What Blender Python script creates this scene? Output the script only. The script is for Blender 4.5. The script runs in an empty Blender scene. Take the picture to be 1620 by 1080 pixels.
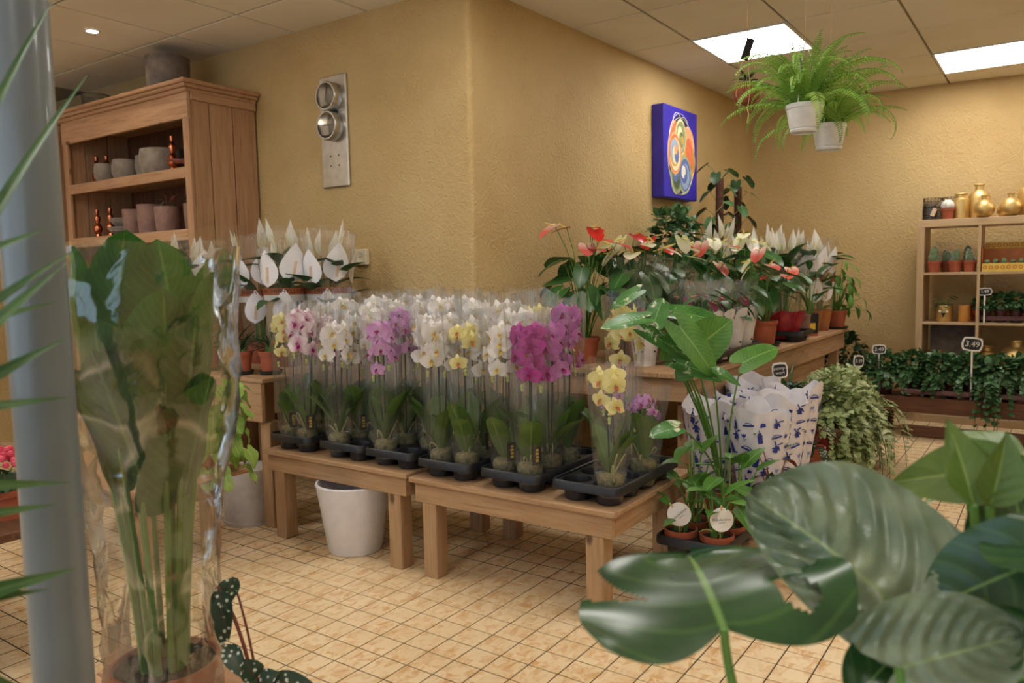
import bpy, math, random
from mathutils import Vector, Matrix
PI = math.pi
rnd = random.Random(7)
S = bpy.context.scene
COL = S.collection

# ---------------------------------------------------------------- camera
CAM = bpy.data.cameras.new('camera')
cam = bpy.data.objects.new('camera', CAM); COL.objects.link(cam)
_r = Vector((0.820469, 0.571336, -0.020149)); _u = Vector((-0.032698, 0.082084, 0.996089)); _f = Vector((-0.570756, 0.816601, -0.086029))
cam.matrix_world = Matrix(((_r.x, _u.x, -_f.x, 0), (_r.y, _u.y, -_f.y, 0), (_r.z, _u.z, -_f.z, 1.3), (0, 0, 0, 1)))
CAM.sensor_fit = 'HORIZONTAL'; CAM.sensor_width = 36.0; CAM.lens = 1236.17 / 1620 * 36
CAM.clip_start = 0.02; CAM.clip_end = 100
CAM.dof.use_dof = True; CAM.dof.focus_distance = 3.1; CAM.dof.aperture_fstop = 4.0
S.camera = cam
# ---------------------------------------------------------------- world, exposure
W = bpy.data.worlds.new('daylight'); S.world = W; W.use_nodes = True
W.node_tree.nodes['Background'].inputs[0].default_value = (0.62, 0.80, 1.0, 1)
W.node_tree.nodes['Background'].inputs[1].default_value = 1.0
S.view_settings.view_transform = 'Standard'; S.view_settings.look = 'None'
S.view_settings.gamma = 1.0; S.view_settings.use_curve_mapping = False
S.view_settings.exposure = 0.86
S.cycles.transparent_max_bounces = 40
S.cycles.max_bounces = 10
LED_POWER = 9.0          # emission of the ceiling light panels
LED_COLOR = (1.0, 0.96, 0.89)
SPOT_POWER = 60.0        # recessed warm downlights

# ---------------------------------------------------------------- colour and materials
def s(r, g, b):
    f = lambda c: c / 12.92 if c <= 0.04045 else ((c + 0.055) / 1.055) ** 2.4
    return (f(r / 255), f(g / 255), f(b / 255), 1)
MATS = {}
def base(name):
    m = bpy.data.materials.new(name); m.use_nodes = True
    nt = m.node_tree; b = nt.nodes['Principled BSDF']
    MATS[name] = m
    return m, nt, nt.nodes, nt.links, b
def mixc(nt, a, b, fac=None, f=0.5, mode='MIX'):
    n = nt.nodes.new('ShaderNodeMix'); n.data_type = 'RGBA'; n.blend_type = mode
    for sock, v in ((n.inputs[6], a), (n.inputs[7], b)):
        if isinstance(v, tuple): sock.default_value = v
        else: nt.links.new(v, sock)
    if fac is None: n.inputs[0].default_value = f
    else: nt.links.new(fac, n.inputs[0])
    return n.outputs[2]
def ramp(nt, src, a, b):
    n = nt.nodes.new('ShaderNodeMapRange'); n.inputs[1].default_value = a; n.inputs[2].default_value = b
    nt.links.new(src, n.inputs[0]); return n.outputs[0]
def math_(nt, op, a, b=None, c=None):
    n = nt.nodes.new('ShaderNodeMath'); n.operation = op
    for i, v in enumerate((a, b, c)):
        if v is None: continue
        if isinstance(v, (int, float)): n.inputs[i].default_value = v
        else: nt.links.new(v, n.inputs[i])
    return n.outputs[0]
def coords(nt, kind='Object', scale=(1, 1, 1)):
    t = nt.nodes.new('ShaderNodeTexCoord'); mp = nt.nodes.new('ShaderNodeMapping')
    mp.inputs['Scale'].default_value = scale
    nt.links.new(t.outputs[kind], mp.inputs[0]); return mp.outputs[0]
def worldpos(nt, scale=(1, 1, 1)):
    g = nt.nodes.new('ShaderNodeNewGeometry'); mp = nt.nodes.new('ShaderNodeMapping')
    mp.inputs['Scale'].default_value = scale
    nt.links.new(g.outputs['Position'], mp.inputs[0]); return mp.outputs[0]
def noise(nt, vec, scale, detail=3, rough=.5, dist=0):
    n = nt.nodes.new('ShaderNodeTexNoise'); n.inputs['Scale'].default_value = scale
    n.inputs['Detail'].default_value = detail; n.inputs['Roughness'].default_value = rough
    n.inputs['Distortion'].default_value = dist
    nt.links.new(vec, n.inputs['Vector']); return n.outputs['Fac']
def bump(nt, b, h, strength, dist=.01):
    n = nt.nodes.new('ShaderNodeBump'); n.inputs['Strength'].default_value = strength
    n.inputs['Distance'].default_value = dist
    nt.links.new(h, n.inputs['Height']); nt.links.new(n.outputs[0], b.inputs['Normal'])
def plain(name, col, rough=.5, metal=0, col2=None, nscale=20, amt=(.35, .7), bmp=0, bscale=80, spec=.5, coat=0, emit=0, sss=0):
    m, nt, N, L, b = base(name)
    v = coords(nt)
    if col2 is None: col2 = tuple(c * .82 for c in col[:3]) + (1,)
    L.new(mixc(nt, col, col2, ramp(nt, noise(nt, v, nscale), *amt)), b.inputs['Base Color'])
    b.inputs['Roughness'].default_value = rough; b.inputs['Metallic'].default_value = metal
    b.inputs['Specular IOR Level'].default_value = spec
    b.inputs['Coat Weight'].default_value = coat
    if sss:
        b.inputs['Subsurface Weight'].default_value = sss; b.inputs['Subsurface Radius'].default_value = (.02, .012, .008)
    if emit:
        b.inputs['Emission Color'].default_value = col; b.inputs['Emission Strength'].default_value = emit
    if bmp: bump(nt, b, noise(nt, v, bscale, 4), bmp)
    return m
def wood(name, col, col2, axis, knot=True, rough=.62):
    m, nt, N, L, b = base(name)
    sc = [14, 14, 14]; sc[axis] = 1.1
    v = coords(nt, 'Object', tuple(sc))
    g = noise(nt, v, 2.2, 5, .6, .9)
    sc2 = [60, 60, 60]; sc2[axis] = 2.5
    g2 = noise(nt, coords(nt, 'Object', tuple(sc2)), 1.5, 2)
    c = mixc(nt, col, col2, ramp(nt, g, .36, .68))
    c = mixc(nt, c, tuple(x * .72 for x in col2[:3]) + (1,), ramp(nt, g2, .56, .8))
    r = N.new('ShaderNodeObjectInfo')
    c = mixc(nt, c, (.62, .56, .5, 1), math_(nt, 'MULTIPLY', r.outputs['Random'], .45), mode='MULTIPLY')
    if knot:
        sk = [5, 5, 5]; sk[axis] = 2.6
        vo = N.new('ShaderNodeTexVoronoi'); vo.inputs['Scale'].default_value = 1.0
        L.new(coords(nt, 'Object', tuple(sk)), vo.inputs['Vector'])
        c = mixc(nt, tuple(x * .33 for x in col2[:3]) + (1,), c, ramp(nt, vo.outputs['Distance'], .05, .10))
    L.new(c, b.inputs['Base Color']); b.inputs['Roughness'].default_value = rough
    b.inputs['Specular IOR Level'].default_value = .3
    bump(nt, b, g2, .25, .003)
    return m
def leafmat(name, col, col2, rib, rough=.4, veins=14, vamt=.35, ribw=.035, var=None, trans=.18, spots=None, spec=.5, under=None):
    """leaf blade: u runs along the midrib, v across it"""
    m, nt, N, L, b = base(name)
    uv = N.new('ShaderNodeUVMap'); sp = N.new('ShaderNodeSeparateXYZ'); L.new(uv.outputs[0], sp.inputs[0])
    d = math_(nt, 'ABSOLUTE', math_(nt, 'SUBTRACT', sp.outputs[1], .5))
    v = coords(nt)
    c = mixc(nt, col, col2, ramp(nt, noise(nt, v, 14, 3), .35, .68))
    ph = math_(nt, 'SINE', math_(nt, 'MULTIPLY', math_(nt, 'SUBTRACT', sp.outputs[0], math_(nt, 'MULTIPLY', d, .55)), veins * 6.283))
    c = mixc(nt, c, rib, math_(nt, 'MULTIPLY', ramp(nt, ph, .75, 1.0), vamt))
    if var is not None:
        c = mixc(nt, c, var, ramp(nt, noise(nt, coords(nt, 'Object', (1, 1, 1)), 16, 5, .65, 1.2), .57, .63))
    if spots is not None:
        vo = N.new('ShaderNodeTexVoronoi'); vo.inputs['Scale'].default_value = spots[1]; L.new(v, vo.inputs['Vector'])
        c = mixc(nt, spots[0], c, ramp(nt, vo.outputs['Distance'], .22, .3))
    c = mixc(nt, rib, c, ramp(nt, d, ribw * .35, ribw))
    if under is not None:
        g = N.new('ShaderNodeNewGeometry'); c = mixc(nt, c, under, g.outputs['Backfacing'])
    r = N.new('ShaderNodeObjectInfo')
    c = mixc(nt, c, (.55, .62, .5, 1), math_(nt, 'MULTIPLY', r.outputs['Random'], .55), mode='MULTIPLY')
    L.new(c, b.inputs['Base Color']); b.inputs['Roughness'].default_value = rough
    b.inputs['Specular IOR Level'].default_value = spec
    bump(nt, b, ph, .10, .002)
    t = N.new('ShaderNodeBsdfTranslucent'); L.new(c, t.inputs[0])
    mx = N.new('ShaderNodeMixShader'); mx.inputs[0].default_value = trans
    L.new(b.outputs[0], mx.inputs[1]); L.new(t.outputs[0], mx.inputs[2])
    L.new(mx.outputs[0], N['Material Output'].inputs[0])
    return m
def film(name, tint=(.992, .994, .992, 1), refl=.16, rough=.06, haze=.02, hazecol=(.9, .92, .93, 1), bscale=(7, 7, .45), bstr=.7, nsc=6, fres=.38, crease=0., csc=5., cw=.03, streak=0.):
    """clear cellophane: lets light through, mirrors a little, slightly milky"""
    m, nt, N, L, b = base(name)
    N.remove(b)
    tr = N.new('ShaderNodeBsdfTransparent'); tr.inputs[0].default_value = tint
    gl = N.new('ShaderNodeBsdfGlossy'); gl.inputs['Roughness'].default_value = rough
    di = N.new('ShaderNodeBsdfDiffuse'); di.inputs[0].default_value = hazecol
    fr = N.new('ShaderNodeLayerWeight'); fr.inputs[0].default_value = .25
    v = coords(nt, 'Object', bscale)
    bn = N.new('ShaderNodeBump'); bn.inputs['Strength'].default_value = bstr; bn.inputs['Distance'].default_value = .02
    L.new(noise(nt, v, nsc, 3, .55, .6), bn.inputs['Height'])
    L.new(bn.outputs[0], gl.inputs['Normal']); L.new(bn.outputs[0], fr.inputs['Normal'])
    f = math_(nt, 'MULTIPLY_ADD', fr.outputs['Fresnel'], fres, refl * .25)
    if streak:   # lengthwise folds of the film catch the light
        k_ = ramp(nt, noise(nt, coords(nt, 'Object', (26, 26, .9)), 3.0, 2, .5, .3), .58, .74)
        f = math_(nt, 'MULTIPLY_ADD', k_, streak, f)
    if crease:   # thin crumple lines
        n_ = noise(nt, coords(nt), csc, 1, .4, .25)
        k_ = math_(nt, 'SUBTRACT', 1.0, ramp(nt, math_(nt, 'ABSOLUTE', math_(nt, 'SUBTRACT', n_, .5)), 0, cw))
        f = math_(nt, 'MULTIPLY_ADD', k_, crease, f)
    m1 = N.new('ShaderNodeMixShader'); m1.inputs[0].default_value = haze
    L.new(tr.outputs[0], m1.inputs[1]); L.new(di.outputs[0], m1.inputs[2])
    m2 = N.new('ShaderNodeMixShader'); L.new(f, m2.inputs[0])
    L.new(m1.outputs[0], m2.inputs[1]); L.new(gl.outputs[0], m2.inputs[2])
    L.new(m2.outputs[0], N['Material Output'].inputs[0])
    return m
def emitter(name, col, strength):
    m, nt, N, L, b = base(name)
    b.inputs['Base Color'].default_value = (.8, .8, .8, 1)
    b.inputs['Emission Color'].default_value = col + (1,) if len(col) == 3 else col
    b.inputs['Emission Strength'].default_value = strength
    return m

# wall plaster with a scratched relief
m, nt, N, L, b = base('ochre_plaster')
wp = worldpos(nt)
c = mixc(nt, s(204, 176, 124), s(189, 159, 106), ramp(nt, noise(nt, wp, 1.6, 4), .35, .7))
L.new(c, b.inputs['Base Color']); b.inputs['Roughness'].default_value = .62
b.inputs['Specular IOR Level'].default_value = .35
n1 = noise(nt, wp, 26, 4, .6, 1.6); n2 = noise(nt, wp, 90, 3)
bump(nt, b, math_(nt, 'ADD', ramp(nt, n1, .42, .62), math_(nt, 'MULTIPLY', n2, .4)), .42, .012)
# ceiling tiles
m, nt, N, L, b = base('ceiling_board')
wp = worldpos(nt)
L.new(mixc(nt, s(234, 228, 214), s(224, 216, 198), ramp(nt, noise(nt, wp, 1.2, 3), .4, .65)), b.inputs['Base Color'])
b.inputs['Roughness'].default_value = .9; bump(nt, b, noise(nt, wp, 220, 2), .2, .002)
plain('ceiling_rail', s(150, 140, 118), .6)
# floor tiles: mottled warm beige, each tile a little different
m, nt, N, L, b = base('floor_tile')
wp = worldpos(nt)
oi = N.new('ShaderNodeObjectInfo')
off = N.new('ShaderNodeVectorMath'); off.operation = 'ADD'
sn = N.new('ShaderNodeVectorMath'); sn.operation = 'SNAP'; sn.inputs[1].default_value = (.11459, .111, 5)
L.new(wp, sn.inputs[0]); wn = N.new('ShaderNodeTexWhiteNoise'); L.new(sn.outputs[0], wn.inputs[0])
L.new(wp, off.inputs[0]); L.new(wn.outputs['Color'], off.inputs[1])
st = N.new('ShaderNodeMapping'); st.inputs['Scale'].default_value = (1.0, .55, 1)
L.new(off.outputs[0], st.inputs[0])
c = mixc(nt, s(236, 213, 174), s(208, 158, 98), ramp(nt, noise(nt, st.outputs[0], 24, 5, .62, .7), .47, .66))
c = mixc(nt, c, s(222, 192, 146), ramp(nt, wn.outputs['Value'], 0, 2.2))
L.new(c, b.inputs['Base Color']); b.inputs['Roughness'].default_value = .36
b.inputs['Specular IOR Level'].default_value = .4
plain('grout', s(88, 72, 56), .9)

PINE = (s(190, 156, 120), s(172, 134, 98))
for i, ax in enumerate('xyz'):
    wood('pine_' + ax, PINE[0], PINE[1], i)
    wood('cabinet_' + ax, s(196, 156, 120), s(176, 134, 100), i)
    wood('dark_wood_' + ax, s(112, 76, 52), s(88, 56, 38), i)
    wood('birch_' + ax, s(206, 178, 140), s(198, 166, 124), i, False, .5)
plain('black_plastic', s(34, 34, 38), .38, bmp=.1)
plain('green_plastic', s(36, 48, 46), .4)
plain('maroon_plastic', s(88, 42, 38), .45)
plain('terracotta', s(176, 92, 62), .62, col2=s(150, 76, 50), nscale=8)
plain('soil', s(66, 50, 36), .95, col2=s(34, 26, 20), nscale=60, bmp=1, bscale=120)
plain('bark', s(150, 138, 92), .9, col2=s(84, 84, 48), nscale=60, bmp=1, bscale=90)
plain('white_ceramic', s(236, 234, 240), .35, col2=s(228, 226, 232))
plain('light_grey_pot', s(206, 200, 196), .6)
plain('white_plastic', s(232, 230, 228), .42)
plain('concrete', s(128, 116, 106), .9, col2=s(86, 78, 72), nscale=9, bmp=.4, bscale=40)
plain('clay_grey', s(150, 138, 122), .9, col2=s(122, 110, 98), nscale=14, bmp=.3, bscale=60)
plain('clay_rose', s(146, 112, 98), .85, col2=s(122, 92, 82), nscale=12)
plain('copper', s(214, 130, 92), .22, 1)
plain('gold', s(222, 192, 128), .46, .85, col2=s(206, 174, 110), nscale=6)
plain('steel', s(206, 204, 200), .32, 1, col2=s(190, 188, 184))
plain('post_paint', s(104, 114, 120), .3, coat=.3, col2=s(112, 122, 128), nscale=3)
plain('dial', s(206, 198, 182), .5)
plain('black_ink', s(26, 24, 24), .6)
plain('chalkboard', s(38, 38, 44), .7)
plain('chalk', s(236, 234, 230), .8)
plain('white_card', s(238, 234, 230), .7, col2=s(230, 226, 222))
plain('grey_ink', s(92, 90, 92), .8)
plain('stick_wood', s(214, 180, 130), .7)
plain('outlet_plastic', s(226, 214, 186), .4)
plain('dark_metal', s(40, 36, 32), .5, .6)
plain('paper_white', s(222, 216, 212), .6, bmp=.35, bscale=14, col2=s(206, 200, 196))
plain('kraft_sleeve', s(176, 112, 60), .5, col2=s(150, 90, 44), bmp=.2, bscale=20)
plain('red_foil', s(176, 44, 56), .28, col2=s(140, 26, 40), bmp=.6, bscale=26)
plain('delft_paper', s(230, 226, 230), .5, col2=s(218, 214, 222), bmp=.3, bscale=14)
plain('delft_blue', s(44, 62, 150), .6, col2=s(30, 44, 122))
plain('delft_pale', s(138, 156, 214), .6)
plain('print_white', s(240, 236, 236), .45, col2=s(228, 224, 226), nscale=8)
plain('print_cream', s(230, 196, 166), .5)
plain('print_brown', s(160, 92, 52), .5, col2=s(140, 76, 40))
plain('print_grey', s(200, 196, 190), .5)
plain('print_dark', s(66, 34, 22), .5)
plain('tag_yellow', s(226, 186, 60), .6)
plain('coir', s(150, 84, 54), .95, col2=s(110, 58, 36), nscale=60, bmp=.8, bscale=90)
plain('jute', s(196, 164, 116), .9)
plain('moss_pole', s(92, 56, 40), .95, col2=s(66, 38, 28), nscale=50, bmp=.8, bscale=100)
plain('stem_green', s(96, 140, 60), .5)
plain('stem_dark', s(52, 60, 30), .5, col2=s(40, 40, 26))
plain('stem_red', s(120, 60, 48), .5)
plain('stake', s(30, 28, 26), .6)
plain('root', s(188, 180, 140), .7, col2=s(150, 150, 100), nscale=40)
plain('spadix_cream', s(240, 226, 190), .6, col2=s(226, 204, 150))
plain('spadix_yellow', s(232, 206, 110), .5)
plain('spadix_orange', s(226, 150, 110), .5)
plain('bud_green', s(196, 206, 120), .5)
plain('cactus', s(122, 142, 104), .7, col2=s(92, 116, 80), nscale=60)
plain('cactus_spine', s(226, 222, 212), .8)
plain('candle_wax', s(216, 150, 74), .5, sss=.3)
plain('tray_orange', s(206, 128, 70), .6)
plain('tray_yellow', s(226, 196, 84), .6)
plain('tray_red', s(206, 92, 66), .6)
plain('red_kalanchoe', s(222, 84, 106), .5, col2=s(200, 50, 80))
plain('canvas_blue', s(50, 36, 178), .45, col2=s(38, 26, 140), nscale=4)
for n_, c_ in (('orange', (232, 120, 78)), ('peach', (236, 170, 120)), ('olive', (136, 146, 92)), ('sage', (166, 176, 140)), ('slate', (96, 116, 176)), ('sky', (150, 172, 206)), ('navy', (24, 20, 62)), ('cream', (236, 226, 180)), ('white', (236, 234, 230)), ('ochre', (206, 160, 74)), ('deepgreen', (70, 96, 70))):
    plain('paint_' + n_, s(*c_), .5)
# leaves
leafmat('orchid_leaf', s(98, 126, 62), s(74, 104, 48), s(112, 138, 76), .34, veins=0, vamt=0, ribw=.05)
leafmat('lily_leaf', s(58, 96, 50), s(38, 74, 38), s(84, 122, 70), .38)
leafmat('anthurium_leaf', s(62, 108, 50), s(40, 82, 38), s(110, 150, 84), .32)
leafmat('dark_leaf', s(44, 74, 44), s(30, 56, 36), s(76, 108, 66), .36)
leafmat('bright_leaf', s(96, 148, 58), s(70, 122, 46), s(140, 176, 92), .42)
leafmat('lime_leaf', s(168, 196, 96), s(136, 172, 76), s(196, 214, 130), .5, trans=.3)
leafmat('wrapped_leaf', s(58, 116, 34), s(36, 88, 24), s(92, 140, 56), .34, trans=.25)
leafmat('monstera_leaf', s(54, 90, 50), s(36, 70, 38), s(118, 154, 86), .26, veins=5, vamt=.16, ribw=.02, spec=.6)
leafmat('pale_leaf', s(138, 154, 126), s(94, 116, 92), s(150, 172, 124), .32, veins=6, vamt=.12, ribw=.016, spec=.7, under=s(110, 140, 84))
leafmat('olive_leaf', s(108, 136, 62), s(90, 120, 52), s(148, 172, 96), .4, veins=6, vamt=.12)
leafmat('variegated_leaf', s(74, 128, 56), s(52, 104, 46), s(120, 166, 90), .32, var=s(216, 222, 190))
leafmat('begonia_leaf', s(44, 74, 48), s(34, 62, 40), s(96, 60, 50), .4, spots=(s(220, 226, 214), 70), under=s(128, 48, 40))
leafmat('palm_leaf', s(84, 118, 66), s(58, 96, 46), s(128, 152, 102), .42, veins=0, vamt=0)
leafmat('fern_leaf', s(178, 214, 108), s(136, 188, 76), s(140, 190, 80), .5, veins=0, vamt=0, trans=.38)
leafmat('ivy_leaf', s(78, 118, 70), s(50, 88, 52), s(120, 150, 104), .4, veins=4)
leafmat('ivy_variegated', s(176, 188, 130), s(130, 152, 92), s(212, 214, 168), .5, veins=0, vamt=0, var=s(222, 220, 178))
leafmat('succulent_leaf', s(96, 112, 76), s(76, 92, 62), s(140, 120, 90), .5)
# flowers
def petal(name, c1, c2, edge=None, trans=.28, rough=.5, vein=None):
    m, nt, N, L, b = base(name)
    uv = N.new('ShaderNodeUVMap'); sp = N.new('ShaderNodeSeparateXYZ'); L.new(uv.outputs[0], sp.inputs[0])
    c = mixc(nt, c2, c1, ramp(nt, sp.outputs[0], .05, .55))
    if vein is not None:
        ph = math_(nt, 'SINE', math_(nt, 'MULTIPLY', sp.outputs[1], 50))
        c = mixc(nt, c, vein, math_(nt, 'MULTIPLY', ramp(nt, ph, .4, 1), .45))
    L.new(c, b.inputs['Base Color']); b.inputs['Roughness'].default_value = rough
    b.inputs['Specular IOR Level'].default_value = .3
    t = N.new('ShaderNodeBsdfTranslucent'); L.new(c, t.inputs[0])
    mx = N.new('ShaderNodeMixShader'); mx.inputs[0].default_value = trans
    L.new(b.outputs[0], mx.inputs[1]); L.new(t.outputs[0], mx.inputs[2])
    L.new(mx.outputs[0], N['Material Output'].inputs[0]); return m
petal('petal_white', s(246, 240, 238), s(236, 236, 214))
petal('petal_blush', s(244, 228, 232), s(222, 160, 186))
petal('petal_yellow', s(246, 238, 174), s(236, 226, 136))
petal('petal_magenta', s(196, 84, 168), s(164, 52, 134), vein=s(160, 50, 130))
petal('petal_violet', s(206, 124, 196), s(226, 170, 216), vein=s(170, 84, 164))
petal('petal_pink', s(222, 166, 218), s(236, 206, 232), vein=s(188, 106, 180))
petal('petal_lilac', s(212, 162, 216), s(190, 120, 194))
petal('lip_yellow', s(232, 200, 100), s(214, 150, 80))
petal('lip_magenta', s(170, 40, 120), s(150, 30, 90))
petal('lip_red', s(206, 96, 80), s(226, 186, 90))
petal('spathe_white', s(246, 242, 232), s(222, 226, 196))
petal('spathe_cream', s(240, 236, 206), s(214, 220, 160), rough=.3)
petal('spathe_red', s(206, 48, 40), s(176, 34, 32), rough=.2, trans=.1)
petal('spathe_pink', s(226, 106, 96), s(240, 210, 196), rough=.25)
petal('spathe_maroon', s(96, 24, 32), s(70, 18, 26), rough=.25, trans=.08)
petal('spathe_purple', s(150, 54, 96), s(120, 40, 80), rough=.25)
petal('guzmania_red', s(222, 92, 50), s(206, 60, 40))
film('clear_film', streak=.16)
film('clear_film_big', tint=(.985, .98, .95, 1), refl=.5, rough=.09, haze=.02, hazecol=(.80, .76, .60, 1), bscale=(1, 1, .8), bstr=.45, nsc=6, fres=.7, crease=.22, csc=4.5, cw=.02)
film('clear_pot', tint=(.94, .94, .90, 1), refl=.12, haze=.05, bstr=.1)
film('smoked_glass', tint=(.72, .68, .60, 1), refl=.2, haze=.05, bstr=.05)
film('window_glass', refl=.06, haze=.0, bstr=0)
emitter('led_panel', LED_COLOR, LED_POWER)
emitter('downlight_lamp', (1.0, .82, .6), SPOT_POWER)

# ---------------------------------------------------------------- mesh helpers
class MB:
    def __init__(self): self.v = []; self.f = []; self.mi = []; self.uv = {}
    def add(self, vs, fs, mi=0, uvs=None, M=None):
        o = len(self.v)
        for k, p in enumerate(vs):
            self.v.append(tuple(M @ Vector(p)) if M is not None else tuple(p))
            if uvs: self.uv[o + k] = uvs[k]
        for f in fs: self.f.append([o + i for i in f]); self.mi.append(mi)
        return self
    def box(self, x0, x1, y0, y1, z0, z1, mi=0, bev=0, M=None):
        b = min(bev, (x1 - x0) / 3, (y1 - y0) / 3, (z1 - z0) / 3)
        if b <= 0:
            vs = [(x, y, z) for x in (x0, x1) for y in (y0, y1) for z in (z0, z1)]
            return self.add(vs, [(0, 1, 3, 2), (4, 6, 7, 5), (0, 4, 5, 1), (2, 3, 7, 6), (0, 2, 6, 4), (1, 5, 7, 3)], mi, None, M)
        rings = []
        for z, i in ((z0, b), (z0 + b, 0), (z1 - b, 0), (z1, b)):
            k = b
            rings.append([(x0 + i + k * (i == 0), y0 + i, z), (x1 - i - k * (i == 0), y0 + i, z), (x1 - i, y0 + i + k * (i == 0), z), (x1 - i, y1 - i - k * (i == 0), z),
                          (x1 - i - k * (i == 0), y1 - i, z), (x0 + i + k * (i == 0), y1 - i, z), (x0 + i, y1 - i - k * (i == 0), z), (x0 + i, y0 + i + k * (i == 0), z)])
        vs = [p for r in rings for p in r]; fs = [tuple(range(7, -1, -1)), tuple(range(24, 32))]
        for r in range(3):
            for k in range(8): fs.append((r * 8 + k, r * 8 + (k + 1) % 8, r * 8 + 8 + (k + 1) % 8, r * 8 + 8 + k))
        return self.add(vs, fs, mi, None, M)
    def tube(self, path, rad, n=6, mi=0, cap=True):
        P = [Vector(p) for p in path]; vs = []; fs = []
        if not isinstance(rad, (list, tuple)): rad = [rad] * len(P)
        ref = Vector((0, 0, 1)) if abs((P[-1] - P[0]).normalized().z) < .9 else Vector((1, 0, 0))
        for i, p in enumerate(P):
            d = (P[min(i + 1, len(P) - 1)] - P[max(i - 1, 0)]).normalized()
            a = d.cross(ref)
            a = a.normalized() if a.length > 1e-6 else Vector((1, 0, 0)); b2 = d.cross(a).normalized()
            for k in range(n):
                t = 2 * PI * k / n; vs.append(tuple(p + (a * math.cos(t) + b2 * math.sin(t)) * rad[i]))
        for i in range(len(P) - 1):
            for k in range(n): fs.append((i * n + k, i * n + (k + 1) % n, (i + 1) * n + (k + 1) % n, (i + 1) * n + k))
        if cap: fs += [tuple(range(n - 1, -1, -1)), tuple(range((len(P) - 1) * n, len(P) * n))]
        return self.add(vs, fs, mi)
    def lathe(self, prof, n=24, mi=0, c=(0, 0, 0), closed=False, M=None):
        vs = []; fs = []
        for r, z in prof:
            for k in range(n):
                t = 2 * PI * k / n; vs.append((c[0] + r * math.cos(t), c[1] + r * math.sin(t), c[2] + z))
        m_ = len(prof)
        for i in range(m_ - 1 + (1 if closed else 0)):
            j = (i + 1) % m_
            for k in range(n): fs.append((i * n + k, i * n + (k + 1) % n, j * n + (k + 1) % n, j * n + k))
        if not closed:
            if prof[0][0] > 1e-4: fs.append(tuple(range(n - 1, -1, -1)))
            if prof[-1][0] > 1e-4 and prof[-1][0] < .9 * max(p[0] for p in prof) * 0 + 1e9: fs.append(tuple(range((m_ - 1) * n, m_ * n)))
        return self.add(vs, fs, mi, None, M)
    def open_lathe(self, prof, n=24, mi=0, M=None):
        vs = [(r * math.cos(2 * PI * k / n), r * math.sin(2 * PI * k / n), z) for r, z in prof for k in range(n)]
        fs = [(i * n + k, i * n + (k + 1) % n, (i + 1) * n + (k + 1) % n, (i + 1) * n + k) for i in range(len(prof) - 1) for k in range(n)]
        return self.add(vs, fs, mi, None, M)
    def ball(self, c, r, mi=0, nu=8, nv=6, sz=(1, 1, 1)):
        prof = [(r * math.sin(PI * i / nv), -r * math.cos(PI * i / nv)) for i in range(nv + 1)]
        vs = [(c[0] + sz[0] * a * math.cos(2 * PI * k / nu), c[1] + sz[1] * a * math.sin(2 * PI * k / nu), c[2] + sz[2] * z) for a, z in prof for k in range(nu)]
        fs = [(i * nu + k, i * nu + (k + 1) % nu, (i + 1) * nu + (k + 1) % nu, (i + 1) * nu + k) for i in range(nv) for k in range(nu)]
        return self.add(vs, fs, mi)
    def mesh(self, name, mats, smooth=True):
        me = bpy.data.meshes.new(name); me.from_pydata(self.v, [], self.f)
        for m_ in (mats if isinstance(mats, (list, tuple)) else [mats]): me.materials.append(MATS[m_])
        me.polygons.foreach_set('material_index', self.mi)
        me.polygons.foreach_set('use_smooth', [smooth] * len(self.f))
        if self.uv:
            ul = me.uv_layers.new(name='UVMap'); li = [0] * len(me.loops)
            me.loops.foreach_get('vertex_index', li)
            flat = []
            for i in li: flat += self.uv.get(i, (.3, .3))
            ul.data.foreach_set('uv', flat)
        if smooth and hasattr(me, 'set_sharp_from_angle'): me.set_sharp_from_angle(angle=.7)
        me.validate(); me.update(); return me
def link(name, me, parent=None, loc=(0, 0, 0), rot=None, sc=None, M=None):
    o = bpy.data.objects.new(name, me); COL.objects.link(o)
    if parent is not None: o.parent = parent
    if M is not None: o.matrix_basis = M
    else:
        o.location = loc
        if rot is not None: o.rotation_euler = rot
        if sc is not None: o.scale = (sc, sc, sc) if not isinstance(sc, (tuple, list)) else sc
    return o
def part(name, mb, mats, parent=None, smooth=True, **k): return link(name, mb.mesh(name, mats, smooth), parent, **k)
def tag(o, label, cat, group=None):
    o['label'] = label; o['category'] = cat
    if group: o['group'] = group
    return o
def thing(name, label, cat, loc=(0, 0, 0), rz=0, group=None):
    o = bpy.data.objects.new(name, None); COL.objects.link(o); o.empty_display_size = .05
    o.location = loc; o.rotation_euler = (0, 0, rz)
    return tag(o, label, cat, group)
def struct(o): o['kind'] = 'structure'; return o
def stuff(o): o['kind'] = 'stuff'; return o
def frame(p, d, up=(0, 0, 1)):
    """matrix with x along d, z near up, origin p"""
    x = Vector(d).normalized(); z = Vector(up); y = z.cross(x)
    if y.length < 1e-4: y = Vector((0, 1, 0)).cross(x) if abs(x.y) < .9 else Vector((1, 0, 0)).cross(x)
    y.normalize(); z = x.cross(y)
    return Matrix(((x.x, y.x, z.x, p[0]), (x.y, y.y, z.y, p[1]), (x.z, y.z, z.z, p[2]), (0, 0, 0, 1)))
def bez(a, b, c, n=6):
    a, b, c = Vector(a), Vector(b), Vector(c)
    return [a * (1 - t) ** 2 + b * 2 * t * (1 - t) + c * t * t for t in (i / n for i in range(n + 1))]
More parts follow.
